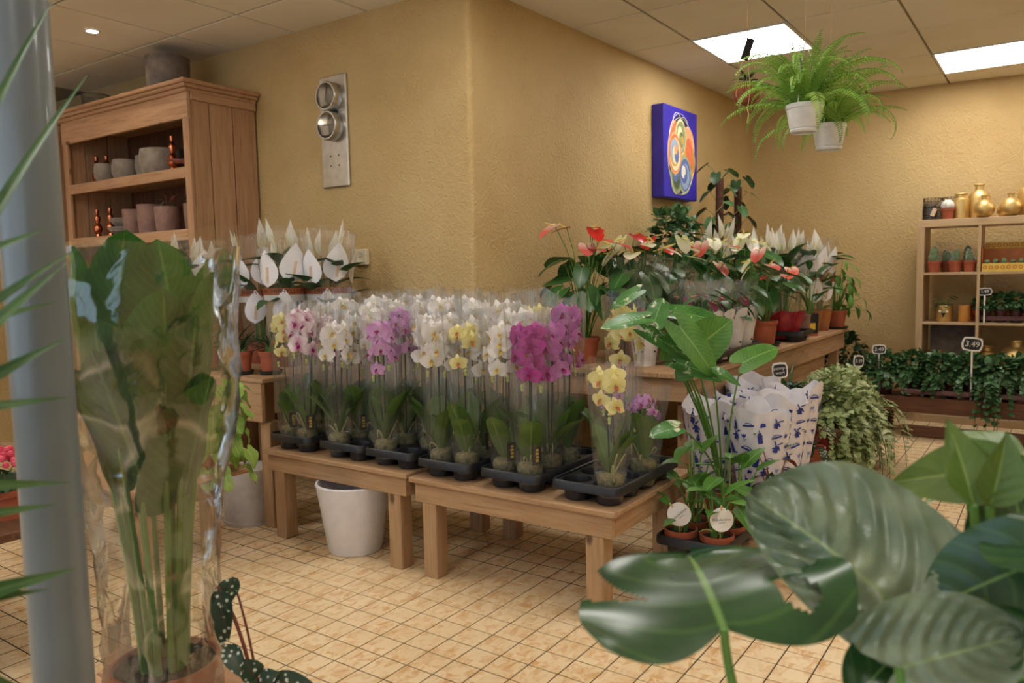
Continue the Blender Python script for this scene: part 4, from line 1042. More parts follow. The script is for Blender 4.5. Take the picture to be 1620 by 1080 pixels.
spiky((-3.92, 2.62, .79), 'small terracotta pot with an orange red bromeliad flower', True)

# ---------------------------------------------------------------- plants on the wall bench
ZB = .785
def anthurium(loc, label, scol, n=14, h=.5, nf=6, pr=.075, ph=.14, wrap=None, group=None, leafm='anthurium_leaf', spread=.17, spad='spadix_yellow', base_=True, L_=.15, sau=False, low=False):
    t = thing('anthurium', label, 'anthurium', loc, 0, group)
    if base_:
        p = pot(t, pr * .72, pr, ph)
        if sau: saucer(t, pr * 1.25); p.location = (0, 0, .006)
    foliage(t, n, ph * .9, (h * .35, h * .85), spread, L_, L_ * .72, 'heart', [leafm, 'stem_green'], (.0, .9), .5, .12, .03, .28, rs=.0028)
    for k in range(nf):
        a = FACE + rnd.uniform(-1.9, 1.9); r = rnd.uniform(.04, spread * 1.1); z_ = ph + h * (rnd.uniform(.72, 1.05) if not low else rnd.uniform(.55, .75)); r = r * (.6 if low else 1); c, s_ = math.cos(a), math.sin(a)
        sc = scol[k % len(scol)]; fl = .6 if low else 1.0
        spathe(t, (c * .015, s_ * .015, ph * .9), (c * r, s_ * r, z_), (c * .6, s_ * .6, rnd.uniform(-.75, .1)), rnd.uniform(.09, .125) * fl, .095 * fl, sc, spad, 'heart', up=(c * .9, s_ * .9, .7), bend=.3, fold=.12, lobe=.25, sl=.6, lean=.6)
    if wrap == 'film':
        o = part('sleeve', MB(), 'clear_film', t); o.data = sleeve_mesh('sleeve', 'clear_film', pr * 1.02, spread * 1.05, h * .75 + ph, int(abs(loc[1]) * 100), 6, .05, 36, 8, .01)
    if wrap == 'paper':
        o = part('sleeve', MB(), 'clear_film', t); o.data = sleeve_mesh('sleeve', 'clear_film', pr * 1.06, spread * .95, h * .85 + ph, int(abs(loc[1]) * 100), 6, .05, 36, 8, .03)
        # white paper collar with pointed corners
        vs = []; n_, m_ = 40, 6; hh = ph + .17
        for i in range(m_ + 1):
            u = i / m_
            for k in range(n_):
                tt = 2 * PI * k / n_; pk = abs(math.sin(2 * (tt - FACE) + .4)); r = pr * (.92 + (.50 + .35 * pk) * u ** 1.2)
                vs.append((r * math.cos(tt), r * math.sin(tt), .0 + u * (hh - .09 * (1 - pk) ** 1.5)))
        pc = part('paper_collar', MB().add(vs, [(i * n_ + k, i * n_ + (k + 1) % n_, (i + 1) * n_ + (k + 1) % n_, (i + 1) * n_ + k) for i in range(m_) for k in range(n_)]), 'paper_white', t)
        for k in range(2):
            a = FACE - .4 + k * .9; part('punch_hole', MB().ball((math.cos(a) * pr * 1.32, math.sin(a) * pr * 1.32, ph * .75), .006, 0, 8, 5), 'black_ink', pc)
    if wrap == 'foil':
        o = part('sleeve', MB(), 'clear_film', t); o.data = sleeve_mesh('sleeve', 'clear_film', pr * 1.1, spread * .95, h * .8 + ph, 5, 6, .05, 36, 8, .03)
        o = part('foil_wrap', MB(), 'red_foil', t); o.data = sleeve_mesh('foil_wrap', 'red_foil', pr * .98, pr * 1.65, ph + .05, 3, 9, .10, 40, 7, .0, .02, .7)
    return t
WR = ['spathe_cream']; PU = ['spathe_purple', 'spathe_purple', 'spathe_maroon']
anthurium((-2.20, 3.88, ZB), 'bushy red anthurium standing nearest the plaster corner', ['spathe_red', 'spathe_red', 'spathe_red', 'spathe_pink'], 20, .62, 8, .08, .15, spread=.24, L_=.17)
anthurium((-2.23, 4.42, ZB), 'red and dark maroon anthurium behind the cream ones', ['spathe_maroon', 'spathe_red', 'spathe_red'], 16, .62, 6, .08, .15, leafm='dark_leaf', spread=.2, L_=.16)
anthurium((-1.98, 4.12, ZB), 'cream anthurium in a clear sleeve beside the red anthurium', WR, 15, .58, 6, .08, .15, 'film', spread=.19, L_=.16)
anthurium((-2.0, 4.62, ZB), 'cream anthurium in a clear sleeve behind the paper collars', WR, 15, .56, 6, .08, .15, 'film', spread=.18)
anthurium((-2.22, 4.92, ZB), 'red anthurium below the blue painting', ['spathe_red', 'spathe_red', 'spathe_maroon'], 14, .58, 5, .08, .15, leafm='dark_leaf', spread=.2)
anthurium((-1.95, 5.12, ZB), 'pink and cream anthurium between the peace lilies', ['spathe_pink', 'spathe_cream'], 14, .56, 6, .08, .15, spread=.18)
anthurium((-1.86, 5.62, ZB), 'tall white anthurium behind the big terracotta pot', ['spathe_white', 'spathe_cream'], 14, .62, 6, .08, .15, spread=.19)
tray((-1.62, 4.36, ZB), 'black grower tray under the white paper collars on the wall bench', 2, 6, .135, .07)
GP = 'purple anthuriums in white paper collars'
for k, (x, y) in enumerate(((-1.555, 4.03), (-1.555, 4.22), (-1.55, 4.42), (-1.555, 4.63), (-1.70, 4.13), (-1.70, 4.34), (-1.70, 4.55), (-1.85, 3.92))):
    anthurium((x, y, ZB + (.02 if k < 7 else 0)), 'purple anthurium in white paper collar, %s' % ('front tray row, %s from the orchid benches' % ['first', 'second', 'third', 'fourth'][k] if k < 4 else 'second tray row, %s from the orchid benches' % ['first', 'second', 'third'][k - 4] if k < 7 else 'behind the yellow orchids'), PU, 9, .34, 2, .062, .11, 'paper', GP, spread=.10, L_=.11, spad='spadix_orange', low=True)
anthurium((-1.60, 5.24, ZB), 'terracotta potted anthurium with saucer and a white price sticker', ['spathe_pink', 'spathe_cream'], 14, .46, 4, .085, .165, spread=.16, sau=True, L_=.14)
tray((-1.60, 5.72, ZB), 'short black tray under the red foil wrapped plant', 2, 2, .15, .07)
anthurium((-1.60, 5.68, ZB + .02), 'red foil wrapped anthurium in a clear sleeve', ['spathe_red', 'spathe_pink'], 12, .42, 4, .085, .13, 'foil', spread=.15, L_=.13)
LB = 'peace lilies on the wall bench'
for (x, y, h, lb, sl) in ((-2.24, 5.76, .82, 'peace lily without sleeve just past the trailing ivy', False), (-2.05, 5.55, .86, 'peace lily with large spathes, behind the pink anthurium', False), (-2.12, 5.95, .80, 'peace lily without sleeve at the feet of the moss poles', False), (-1.92, 6.15, .82, 'peace lily behind the red foil wrap', False),
                     (-1.78, 6.32, .80, 'peace lily in a clear sleeve behind the black pot', True), (-1.92, 6.62, .82, 'peace lily in a clear sleeve near the back wall', True)):
    peace_lily((x, y, ZB), lb, h, 12, 5, False, .15, sl, False, LB)
peace_lily((-1.62, 6.48, ZB), 'peace lily in a printed sleeve with a brown band, nearer kraft sleeve', .80, 10, 4, True, .13, True, True, LB)
peace_lily((-1.60, 6.72, ZB), 'peace lily in a printed sleeve with a brown band, farther kraft sleeve', .80, 10, 4, True, .13, True, True, LB)
for (x, y, lb) in ((-1.62, 6.48, 'amber brown kraft pot sleeve beside the black labelled pot'), (-1.60, 6.72, 'amber brown kraft pot sleeve nearer the trailing pothos')):
    o = tag(part('pot_cover', MB().open_lathe([(.064, 0), (.068, .001), (.094, .17), (.098, .172), (.094, .174), (.088, .168)], 24), 'kraft_sleeve', None, loc=(x, y, ZB)), lb, 'pot cover')
t = thing('black_pot', 'black pot with a small yellow label beside the red foil wrap', 'pot', (-1.55, 6.18, ZB))
part('pot_body', MB().open_lathe([(.001, 0), (.06, 0), (.064, .006), (.072, .17), (.068, .172), (.05, .15), (.001, .15)], 24), 'black_plastic', t)
part('pot_foot', MB().lathe([(.062, .0), (.066, .0), (.066, .02), (.063, .02)], 24, closed=True), 'terracotta', t)
part('label', MB().box(.0, .0015, -.022, .022, .05, .10, M=frame((math.cos(FACE) * .069, math.sin(FACE) * .069, 0), (math.cos(FACE), math.sin(FACE), 0))), 'tag_yellow', t, False)
foliage(t, 10, .15, (.1, .35), .08, .16, .06, 'lance', ['lily_leaf', 'stem_green'], (-1, -.2), .5, .3)
t = thing('slim_pot', 'slim brown pot between the red foil wrap and the black pot', 'pot', (-1.53, 5.98, ZB))
part('pot_body', MB().open_lathe([(.001, 0), (.03, 0), (.042, .17), (.038, .17), (.03, .15), (.001, .15)], 20), 'clay_rose', t)
part('rim', MB().lathe([(.036, .16), (.045, .16), (.045, .172), (.037, .172)], 20, closed=True), 'clay_rose', t)
# trailing pothos at the bench end
t = thing('trailing_pothos', 'terracotta pot of trailing pothos at the far end of the wall bench', 'pothos', (-1.52, 6.94, ZB))
saucer(t, .10); p = pot(t, .06, .085, .15); p.location = (0, 0, .006)
foliage(t, 20, .14, (.05, .32), .16, .12, .06, 'ovate', ['bright_leaf', 'stem_green'], (-.2, 1.2), .8, .2, rs=.0025)
foliage(t, 10, .14, (.0, .25), .26, .13, .05, 'lance', ['bright_leaf', 'stem_green'], (.6, 1.4), .8, .2, rs=.0025, az0=0, azr=1.2)
foliage(t, 8, .14, (.30, .5), .08, .14, .05, 'lance', ['bright_leaf', 'stem_green'], (.1, .9), .9, .2, rs=.0025)

def leaf_cloud(parent, n, fn, size, mat, kind='heart', name='foliage', asp=.9):
    mb = MB()
    for k in range(n):
        p, d = fn(k); sz = size * rnd.uniform(.7, 1.25)
        vs, fs, uvs = blade(sz, sz * asp, kind, rnd.uniform(.2, .9), .15, .03, 3, 2, .2 if kind == 'heart' else 0)
        dd = Vector(d) + Vector((rnd.uniform(-.6, .6), rnd.uniform(-.6, .6), rnd.uniform(-.6, .4)))
        mb.add(vs, fs, 0, uvs, frame(p, dd, Vector(d) * .6 + Vector((rnd.uniform(-.5, .5), rnd.uniform(-.5, .5), .8))))
    return stuff(part(name, mb, mat, parent))
def shell(cx, cy, cz, rx, ry, rz, zlo=-1.0):
    def f(k):
        while True:
            v = Vector((rnd.gauss(0, 1), rnd.gauss(0, 1), rnd.gauss(0, 1))).normalized()
            if v.z >= zlo: break
        q = rnd.uniform(.72, 1.04); return (cx + v.x * rx * q, cy + v.y * ry * q, cz + v.z * rz * q), v
    return f
def trail(x, y, z, n, droop, out, az, size, parent, mat, name='vine'):
    """hanging vine with leaves"""
    c, s_ = math.cos(az), math.sin(az)
    P_ = bez((x, y, z), (x + c * out * 1.2, y + s_ * out * 1.2, z + .06), (x + c * out * 1.3, y + s_ * out * 1.3, z - droop), 10)
    mb = MB().tube(P_, .0016, 4, 1)
    for k in range(n):
        u = k / n * 9.9; i = int(u); p = P_[i].lerp(P_[i + 1], u - i); sz = size * rnd.uniform(.7, 1.2)
        d = Vector((c + rnd.uniform(-.9, .9), s_ + rnd.uniform(-.9, .9), rnd.uniform(-.8, .2)))
        vs, fs, uvs = blade(sz, sz * .9, 'heart', .4, .15, .03, 3, 2, .2); mb.add(vs, fs, 0, uvs, frame(p, d, (c * .5, s_ * .5, .8)))
    return part(name, mb, [mat, 'stem_dark'], parent)
# ivy trained on stakes below the painting
t = thing('staked_ivy', 'tall ivy trained on canes below the blue painting', 'ivy', (-2.33, 5.42, ZB))
pot(t, .07, .095, .17)
for k in range(3): part('cane', MB().tube([(.03 * math.cos(k * 2.1), .03 * math.sin(k * 2.1), .12), (.06 * math.cos(k * 2.1), .06 * math.sin(k * 2.1), .92)], .004, 5), 'stick_wood', t)
leaf_cloud(t, 460, shell(0, 0, .66, .16, .2, .36), .06, 'ivy_leaf')
for k in range(8): trail(rnd.uniform(-.05, .1), rnd.uniform(-.1, .1), .75 + rnd.uniform(-.2, .18), 12, rnd.uniform(.15, .4), .12, rnd.uniform(-1.8, .8), .055, t, 'ivy_leaf')
for k, (x, y, hh, lb) in enumerate(((-2.25, 6.15, 1.24, 'leafy climber tied to the nearer moss pole with jute'), (-2.22, 6.5, 1.20, 'leafy climber on the farther moss pole'))):
    t = thing('moss_pole_plant', lb, 'climbing plant', (x, y, ZB), 0, 'climbers on moss poles')
    pot(t, .08, .105, .19)
    po = part('moss_pole', MB().tube([(0, 0, .1), (.005, .0, .6), (.0, .02, hh)], .032, 12), 'moss_pole', t)
    for q in range(3): part('jute_tie', MB().tube([(.036 * math.cos(a_ * .35 + q), .036 * math.sin(a_ * .35 + q), .45 + q * .22 + a_ * .012) for a_ in range(20)], .003, 4), 'jute', po)
    for q in range(26):
        a = q * 2.4; z_ = .25 + .042 * q * hh / 1.2; r = .05
        leaf(t, 'leaf', (.03 * math.cos(a), .03 * math.sin(a), z_ - .05), (math.cos(a) * rnd.uniform(.06, .13), math.sin(a) * rnd.uniform(.06, .13), z_ + .02), (math.cos(a), math.sin(a), rnd.uniform(-.9, -.1)), (0, 0, 1), .12, .085, 'heart', ['dark_leaf' if q % 3 else 'ivy_leaf', 'stem_green'], .5, .12, .03, .002, lobe=.22)

# ---------------------------------------------------------------- blue printed sleeves
def delft(loc, label, h=.47, r0=.07, r1=.148, seed=0):
    q = random.Random(seed); t = thing('printed_sleeve_plant', label, 'wrapped plant', loc, q.uniform(0, 6), 'plants in blue printed white sleeves')
    pot(t, .05, .066, .11)
    sl = part('paper_sleeve', MB(), 'delft_paper', t); sl.data = sleeve_mesh('paper_sleeve', 'delft_paper', r0, r1, h, seed, 5, .045, 44, 9, .0, .03)
    st = q.getstate()
    # the sleeve wall at angle a, height z, as in sleeve_mesh
    g = random.Random(seed); p1, p2, p3 = (g.uniform(0, 6) for _ in range(3))
    def wl(a, z):
        u = z / h; r = r0 + (r1 - r0) * u
        aa = .045 * u * (math.sin(5 * a + p1 + u) + .6 * math.sin(13 * a + p2 + 2 * u)) + .045 * .4 * math.sin(3 * a + p3 + 5 * u) * (.3 + u)
        r = r * (1 + aa) + .0035; return (r * math.cos(a), r * math.sin(a), z)
    def shapes(kind):
        if kind == 'mill': 
            o = [[(-.012, -.02), (.012, -.02), (.007, .012), (-.007, .012)]]
            for k in range(4):
                c, s_ = math.cos(.6 + k * PI / 2), math.sin(.6 + k * PI / 2); o.append([(0 - s_ * .001, .012 + c * .001), (c * .026 - s_ * .001, .012 + s_ * .026 + c * .001), (c * .026 - s_ * .007, .012 + s_ * .026 + c * .007), (c * .006 - s_ * .007, .012 + s_ * .006 + c * .007)])
            return o
        if kind == 'house': return [[(-.011, -.03), (.011, -.03), (.011, .01), (-.011, .01)], [(-.009, .0115), (.009, .0115), (.005, .021), (-.005, .021)], [(-.003, .022), (.003, .022), (.0005, .038), (-.0005, .038)]]
        if kind == 'bridge': return [[(-.028, 0), (-.024, -.008), (.024, -.008), (.028, 0)], [(-.02, .003), (-.01, .010), (-.010, .006), (-.02, -.001)], [(.02, .003), (.01, .010), (.010, .006), (.02, -.001)], [(-.010, .010), (.010, .010), (.010, .0065), (-.010, .0065)]]
        if kind == 'tulip': return [[(-.009, 0), (0, -.009), (.009, 0), (.011, .014), (.004, .006), (0, .015), (-.004, .006), (-.011, .014)], [(-.001, -.009), (-.001, -.026), (.001, -.026), (.001, -.009)], [(0, -.022), (.011, -.010), (.012, -.014)]]
        return [[(-.012, -.008), (.012, -.008), (.012, .006), (-.004, .009)]]
    mb = MB(); a = 0.; rows = 8
    for r in range(rows):
        z = .05 + r * (h - .09) / (rows - 1); rad = r0 + (r1 - r0) * z / h; n = max(5, int(2 * PI * rad / .060))
        for k in range(n):
            a = 2 * PI * (k + .5 * (r % 2)) / n + q.uniform(-.1, .1); kd = ['mill', 'tulip', 'house', 'bridge', 'shoe'][(k + r * 2) % 5]; tilt = q.uniform(-.3, .3); sc = q.uniform(.8, 1.15)
            for poly in shapes(kd):
                vs = [wl(a + (x_ * math.cos(tilt) - y_ * math.sin(tilt)) * sc / rad, z + (x_ * math.sin(tilt) + y_ * math.cos(tilt)) * sc) for x_, y_ in poly]
                mb.add(vs, [tuple(range(len(vs)))], 1 if kd == 'tulip' and k % 2 else 0)
    stuff(part('blue_print', mb, ['delft_blue', 'delft_pale'], sl, False))
    foliage(t, 6, .1, (.1, .3), .07, .10, .05, 'ovate', ['bright_leaf', 'stem_green'], (-1, .1), .5, .2)
DL = [(-1.10, 3.52), (-1.09, 3.81), (-1.11, 4.10), (-1.345, 3.60), (-1.36, 3.89), (-1.35, 4.18)]
for k, (x, y) in enumerate(DL): delft((x, y, .186 if x > -1.22 else .186), ['white paper sleeve with blue windmill print, nearest the philodendron tray', 'white paper sleeve with blue windmill print, middle of the cluster', 'white paper sleeve with blue windmill print, at the back of the cluster', 'white paper sleeve with blue windmill print, by the orchid bench', 'white paper sleeve with blue windmill print, under the wall bench edge', 'white paper sleeve with blue windmill print, beside the price sign'][k], .47 + .02 * (k % 3), seed=11 + k)

# ---------------------------------------------------------------- round-tagged philodendron pots
tray((-1.125, 2.98, .186), 'black grower tray with round-tagged terracotta pots on the very low bench', 2, 3, .135, .075)
def philo(loc, label, n=7, h=.28, tagged=None, mat='bright_leaf', L_=.14):
    t = thing('potted_philodendron', label, 'philodendron', loc, 0, 'small terracotta pots of philodendron')
    pot(t, .048, .064, .085, rim=.01, rimh=.025)
    foliage(t, n, .07, (h * .3, h), .07, L_, L_ * .48, 'ovate', [mat, 'stem_green'], (-1.0, .3), .5, .25, .02, rs=.004)
    for k in range(3): part('dry_bract', MB().tube(bez((0, 0, .07), (.02 * k - .02, -.02, .12), (.05 * k - .05, -.06 + .02 * k, .10 + .02 * k), 5), [.004, .004, .0035, .003, .002, .001], 5), 'bud_green', t)
    if tagged:
        a, tilt = tagged; c, s_ = math.cos(a), math.sin(a)
        stp = part('stick', MB().tube([(c * .03, s_ * .03, .05), (c * .045, s_ * .045, .19)], .0025, 5), 'stick_wood', t)
        M_ = frame((c * .05, s_ * .05, .155), (c, s_, .12)) @ Matrix.Rotation(tilt, 4, 'X') @ Matrix.Rotation(PI / 2, 4, 'Y') @ Matrix.Rotation(PI / 2, 4, 'Z')
        card = part('round_tag', MB().lathe([(.001, 0), (.046, 0), (.046, .001), (.001, .001)], 36, M=M_), 'white_card', t, False)
        tv, tf = text_verts('Philodendron', .0135)
        part('tag_lettering', MB().add([M_ @ Vector((x_, y_, .0016)) for x_, y_, _ in tv], tf), 'grey_ink', card, False)
        part('tag_print', MB().box(-.012, .012, -.0125, -.011, .0012, .0016, M=M_), 'grey_ink', card, False)
        part('peg', MB().box(-.003, .003, .035, .055, -.002, .004, M=M_), 'stick_wood', card, False)
    return t
philo((-1.195, 2.85, .20), 'terracotta philodendron pot with a tilted white round tag', 6, .20, (FACE - .35, .75), L_=.11)
philo((-1.05, 2.86, .20), 'terracotta philodendron pot with an upright white round tag reading Philodendron', 8, .28, (FACE + .05, 0))
philo((-1.195, 2.99, .20), 'leafy philodendron pot behind the tilted round tag', 9, .34)
philo((-1.05, 2.995, .20), 'leafy philodendron pot behind the upright round tag', 8, .30)
philo((-1.05, 3.13, .20), 'philodendron pot at the back corner of the tray', 7, .26)
# begonias beside the blue sleeves
def begonia(loc, label, n=12, h=.25, L_=.14):
    t = thing('spotted_begonia', label, 'begonia', loc, 0, 'spotted begonias')
    saucer(t, .09); p = pot(t, .055, .078, .12); p.location = (0, 0, .006)
    foliage(t, n, .1, (h * .2, h), .12, L_, L_ * .42, 'ovate', ['begonia_leaf', 'stem_red'], (.2, 1.3), .6, .2, .05, rs=.003, nu=8)
    return t
begonia((-.97, 3.355, .186), 'white spotted begonia with red leaf backs behind the philodendron tray', 12, .24, .12)
begonia((-1.10, 4.45, .186), 'white spotted begonia in a terracotta pot beside the variegated creepers', 9, .2, .13)
# striped spider plant behind the chalk sign
t = thing('spider_plant', 'striped spider plant sticking up behind the penny-wort sign', 'spider plant', (-1.31, 4.80, .362)); pot(t, .05, .07, .11)
foliage(t, 16, .1, (.02, .1), .03, .30, .022, 'blade', ['palm_leaf', 'stem_green'], (-1.25, -.5), 1.1, .4, rs=.002, nu=9, nv=2)
leaf_cloud(t, 160, shell(0, 0, .14, .16, .16, .10, -.3), .04, 'dark_leaf', 'ovate')

# big variegated plant rising behind the orchid bench
t = thing('variegated_philodendron', 'variegated philodendron with big heart leaves behind the lilac orchids', 'philodendron', (-1.20, 3.34, .186)); pot(t, .07, .09, .14)
def wl(parent, root, b_, tip, up, Wd, kind, mats, **k):
    b_, tip = Vector(b_), Vector(tip); off = parent.location
    leaf(parent, 'leaf', Vector(root), b_ - off, tip - b_, up, (tip - b_).length, Wd, kind, mats, **k)
VM = ['variegated_leaf', 'stem_green']; VG = ['bright_leaf', 'stem_green']
cam_dir = Vector((.55, -.8, .15))
for b_, tp, up, wd, kd in (((-1.327, 2.80, 1.117), (-1.47, 2.70, 1.10), (.1, -.6, .8), .09, 'heart'), ((-1.30, 2.84, 1.10), (-1.28, 2.88, 1.20), (.3, -.8, .1), .09, 'heart'), ((-1.337, 2.85, 1.06), (-1.17, 2.93, .96), (.3, -.5, .6), .085, 'heart'),
                           ((-1.25, 2.98, .94), (-1.06, 3.08, 1.10), (.55, -.8, .1), .19, 'heart'), ((-1.22, 2.9, 1.08), (-1.07, 2.95, .89), (.6, -.6, .5), .13, 'heart'), ((-1.28, 3.0, 1.13), (-1.08, 3.15, 1.10), (.3, -.5, .8), .11, 'heart'), ((-1.11, 2.95, .918), (-.99, 2.97, .86), (.3, -.6, .7), .05, 'ovate'),
                           ((-1.25, 2.95, .93), (-1.06, 2.96, .885), (.2, -.5, .8), .10, 'heart'), ((-1.18, 2.78, .70), (-1.26, 2.70, .685), (.2, -.5, .8), .09, 'heart'), ((-1.40, 2.9, 1.22), (-1.49, 2.83, 1.16), (.2, -.7, .5), .06, 'heart'), ((-1.1, 3.3, .9), (-.98, 3.4, .98), (.3, -.5, .8), .13, 'heart')):
    wl(t, (0, 0, .12), b_, tp, up, wd, kd, VG if wd in (.19, .13) else VM, bend=.3, fold=.12, wave=.03, rs=.004, lobe=.25 if kd == 'heart' else 0, nu=9, nv=6)

# ---------------------------------------------------------------- creepers and ivies
for k, (x, y, rx, lb) in enumerate(((-1.19, 5.02, .17, 'cream variegated creeper, nearest of the trailing mounds'), (-1.19, 5.29, .19, 'cream variegated creeper, middle trailing mound'), (-1.20, 5.56, .18, 'cream variegated creeper, trailing mound nearest the ivies'))):
    t = thing('trailing_creeper', lb, 'creeper', (x, y, .362), 0, 'variegated creepers on the low bench')
    pot(t, .06, .08, .12, 'maroon_plastic')
    leaf_cloud(t, 520, shell(.03, -.02, .10, rx, rx, .17, -.3), .046, 'ivy_variegated', 'ovate', asp=.8)
    leaf_cloud(t, 420, shell(.13, -.04, -.06, .17, rx, .24), .046, 'ivy_variegated', 'ovate', asp=.8, name='hanging_foliage')
    for q in range(16): trail(.06 + rnd.uniform(-.06, .06), rnd.uniform(-.14, .14), .10, 22, rnd.uniform(.25, .48), rnd.uniform(.14, .26), rnd.uniform(-1.4, .7), .044, t, 'ivy_variegated')
for k in range(9):
    x = -1.10 + k * .19; y = 6.72 + .06 * (k % 2)
    t = thing('potted_ivy', 'potted dark green ivy, %s along the dark bench counting from the wall bench' % ['first', 'second', 'third', 'fourth', 'fifth', 'sixth', 'seventh', 'eighth', 'ninth'][k], 'ivy', (x, y, .302), 0, 'potted ivies on the dark bench')
    pot(t, .05, .066, .11, 'maroon_plastic')
    leaf_cloud(t, 330, shell(0, -.02, .20, .135, .14, .13, -.5), .046, 'ivy_leaf')
    for q in range(6 if k not in (4,) else 14): trail(rnd.uniform(-.06, .06), -.08, .18, 14, rnd.uniform(.08, .2) if k != 4 else rnd.uniform(.2, .42), rnd.uniform(.08, .14), -PI / 2 + rnd.uniform(-.8, .8), .042, t, 'ivy_leaf')
for k in range(4):
    t = thing('potted_ivy', 'small ivy inside the birch shelf cube, %s from the divider' % ['first', 'second', 'third', 'fourth'][k], 'ivy', (-.475 + k * .105, 7.36, .852), 0, 'small ivies in the shelf cube')
    pot(t, .036, .046, .08, 'maroon_plastic'); leaf_cloud(t, 130, shell(0, 0, .13, .075, .09, .08, -.5), .04, 'ivy_leaf')
tray((-.315, 7.36, .836), 'maroon carrier tray holding four small ivies inside the shelf cube', 4, 1, .104, .045, 'maroon_plastic')
tray((-.72, 6.70, .302), 'maroon carrier tray under the ivies by the shelf side panel', 3, 2, .15, .06, 'maroon_plastic', group='maroon ivy trays')
tray((-.2, 6.70, .302), 'maroon carrier tray under the ivies below the shelf bottles', 3, 2, .15, .06, 'maroon_plastic', group='maroon ivy trays')
# dark shrub past the bench end
t = thing('potted_shrub', 'dark leafy potted shrub on the floor past the wall bench end', 'shrub', (-1.55, 7.30, 0)); pot(t, .11, .15, .26, 'maroon_plastic')
leaf_cloud(t, 420, shell(0, 0, .48, .22, .2, .24, -.5), .06, 'dark_leaf', 'ovate')

# chalk price signs on sticks
def sign(loc, txt, label, w=.09, h=.06, tilt=0., rz=None, sl=.25, size=.04):
    rz = rz if rz is not None else .55
    t = thing('price_sign', label, 'price sign', loc, rz, 'chalkboard price signs')
    M_ = Matrix.Translation((0, 0, sl + h / 2)) @ Matrix.Rotation(tilt, 4, 'Y')
    def rr(w_, h_, y): 
        pts = [(-w_ * .42, -h_ * .5), (0, -h_ * .56), (w_ * .42, -h_ * .5), (w_ * .5, -h_ * .3), (w_ * .53, 0), (w_ * .5, h_ * .3), (w_ * .42, h_ * .5), (0, h_ * .56), (-w_ * .42, h_ * .5), (-w_ * .5, h_ * .3), (-w_ * .53, 0), (-w_ * .5, -h_ * .3)]
        return [(a, y, b_) for a, b_ in pts]
    f = rr(w, h, -.003); b_ = rr(w, h, .003); n = 12
    bd = part('board', MB().add(f + b_, [tuple(range(n)), tuple(range(2 * n - 1, n - 1, -1))] + [(k, (k + 1) % n, n + (k + 1) % n, n + k) for k in range(n)], M=M_), 'chalk', t, False)
    part('chalk_face', MB().add(rr(w * .84, h * .78, -.0036), [tuple(range(n))], M=M_), 'chalkboard', bd, False)
    tv, tf = text_verts(txt, size)
    part('chalk_lettering', MB().add([(x_, -.0042, y_) for x_, y_, _ in tv], tf, M=M_), 'chalk', bd, False)
    part('stick', MB().box(-.006, .006, -.002, .003, 0, sl + .004, bev=.001), 'white_card', t, False)
sign((-.50, 6.60, .302), '3.49', 'chalk sign reading 3.49 standing in front of the shelf divider', .135, .095, .12, .4, .37, .058)
sign((-1.13, 6.62, .302), '3.49', 'small chalk sign reading 3.49 against the ochre back wall', .10, .068, 0, .5, .32, .042)
sign((-1.10, 5.70, .362), '3.49', 'small chalk sign standing between creepers and ivies', .08, .075, .05, .9, .26, .034)
sign((-1.30, 4.55, .187), 'penny-\nwort', 'chalk sign with handwritten plant name above the blue printed sleeves', .085, .085, -.1, .5, .485, .026)
sign((-.475, 7.27, .836), '1.99', 'chalk price sign stuck in the small ivies of the shelf cube', .095, .055, -.05, .2, .22, .034)

# ---------------------------------------------------------------- hanging ferns and kokedama
def frond_mesh(L_, seed, droop):
    q = random.Random(seed); mb = MB(); P_ = []
    a = 1.15 + q.uniform(-.1, .2); x = z = 0; n = 36
    for i in range(n + 1):
        P_.append(Vector((x, 0, z))); a -= droop / n * (.4 + 1.2 * i / n); x += math.cos(a) * L_ / n; z += math.sin(a) * L_ / n
    mb.tube(P_, [.0022 - .0016 * i / n for i in range(n + 1)], 4, 1)
    for i in range(2, n + 1):
        for k2 in range(1):
            p = P_[i - 1].lerp(P_[i], k2 * .5); d = (P_[i] - P_[i - 1]).normalized()
            u = (i + k2 * .5) / n; ll = L_ * .10 * math.sin(PI * min(.97, u ** .7 * .93 + .06)) ** .8 + .003
            for sg in (-1, 1):
                dd = Vector((d.x * .35, sg, d.z * .35 - .12 + q.uniform(-.15, .15)))
                vs, fs, uvs = blade(ll, L_ * .0175 + .001, 'sepal', .5, .1, 0, 2, 1); mb.add(vs, fs, 0, uvs, frame(p, dd, (-d.z, 0, d.x)))
    return mb.mesh('frond', ['fern_leaf', 'stem_green'])
FR = [frond_mesh(.30 + .03 * (k % 4), k, 1.2 + .35 * k) for k in range(7)]
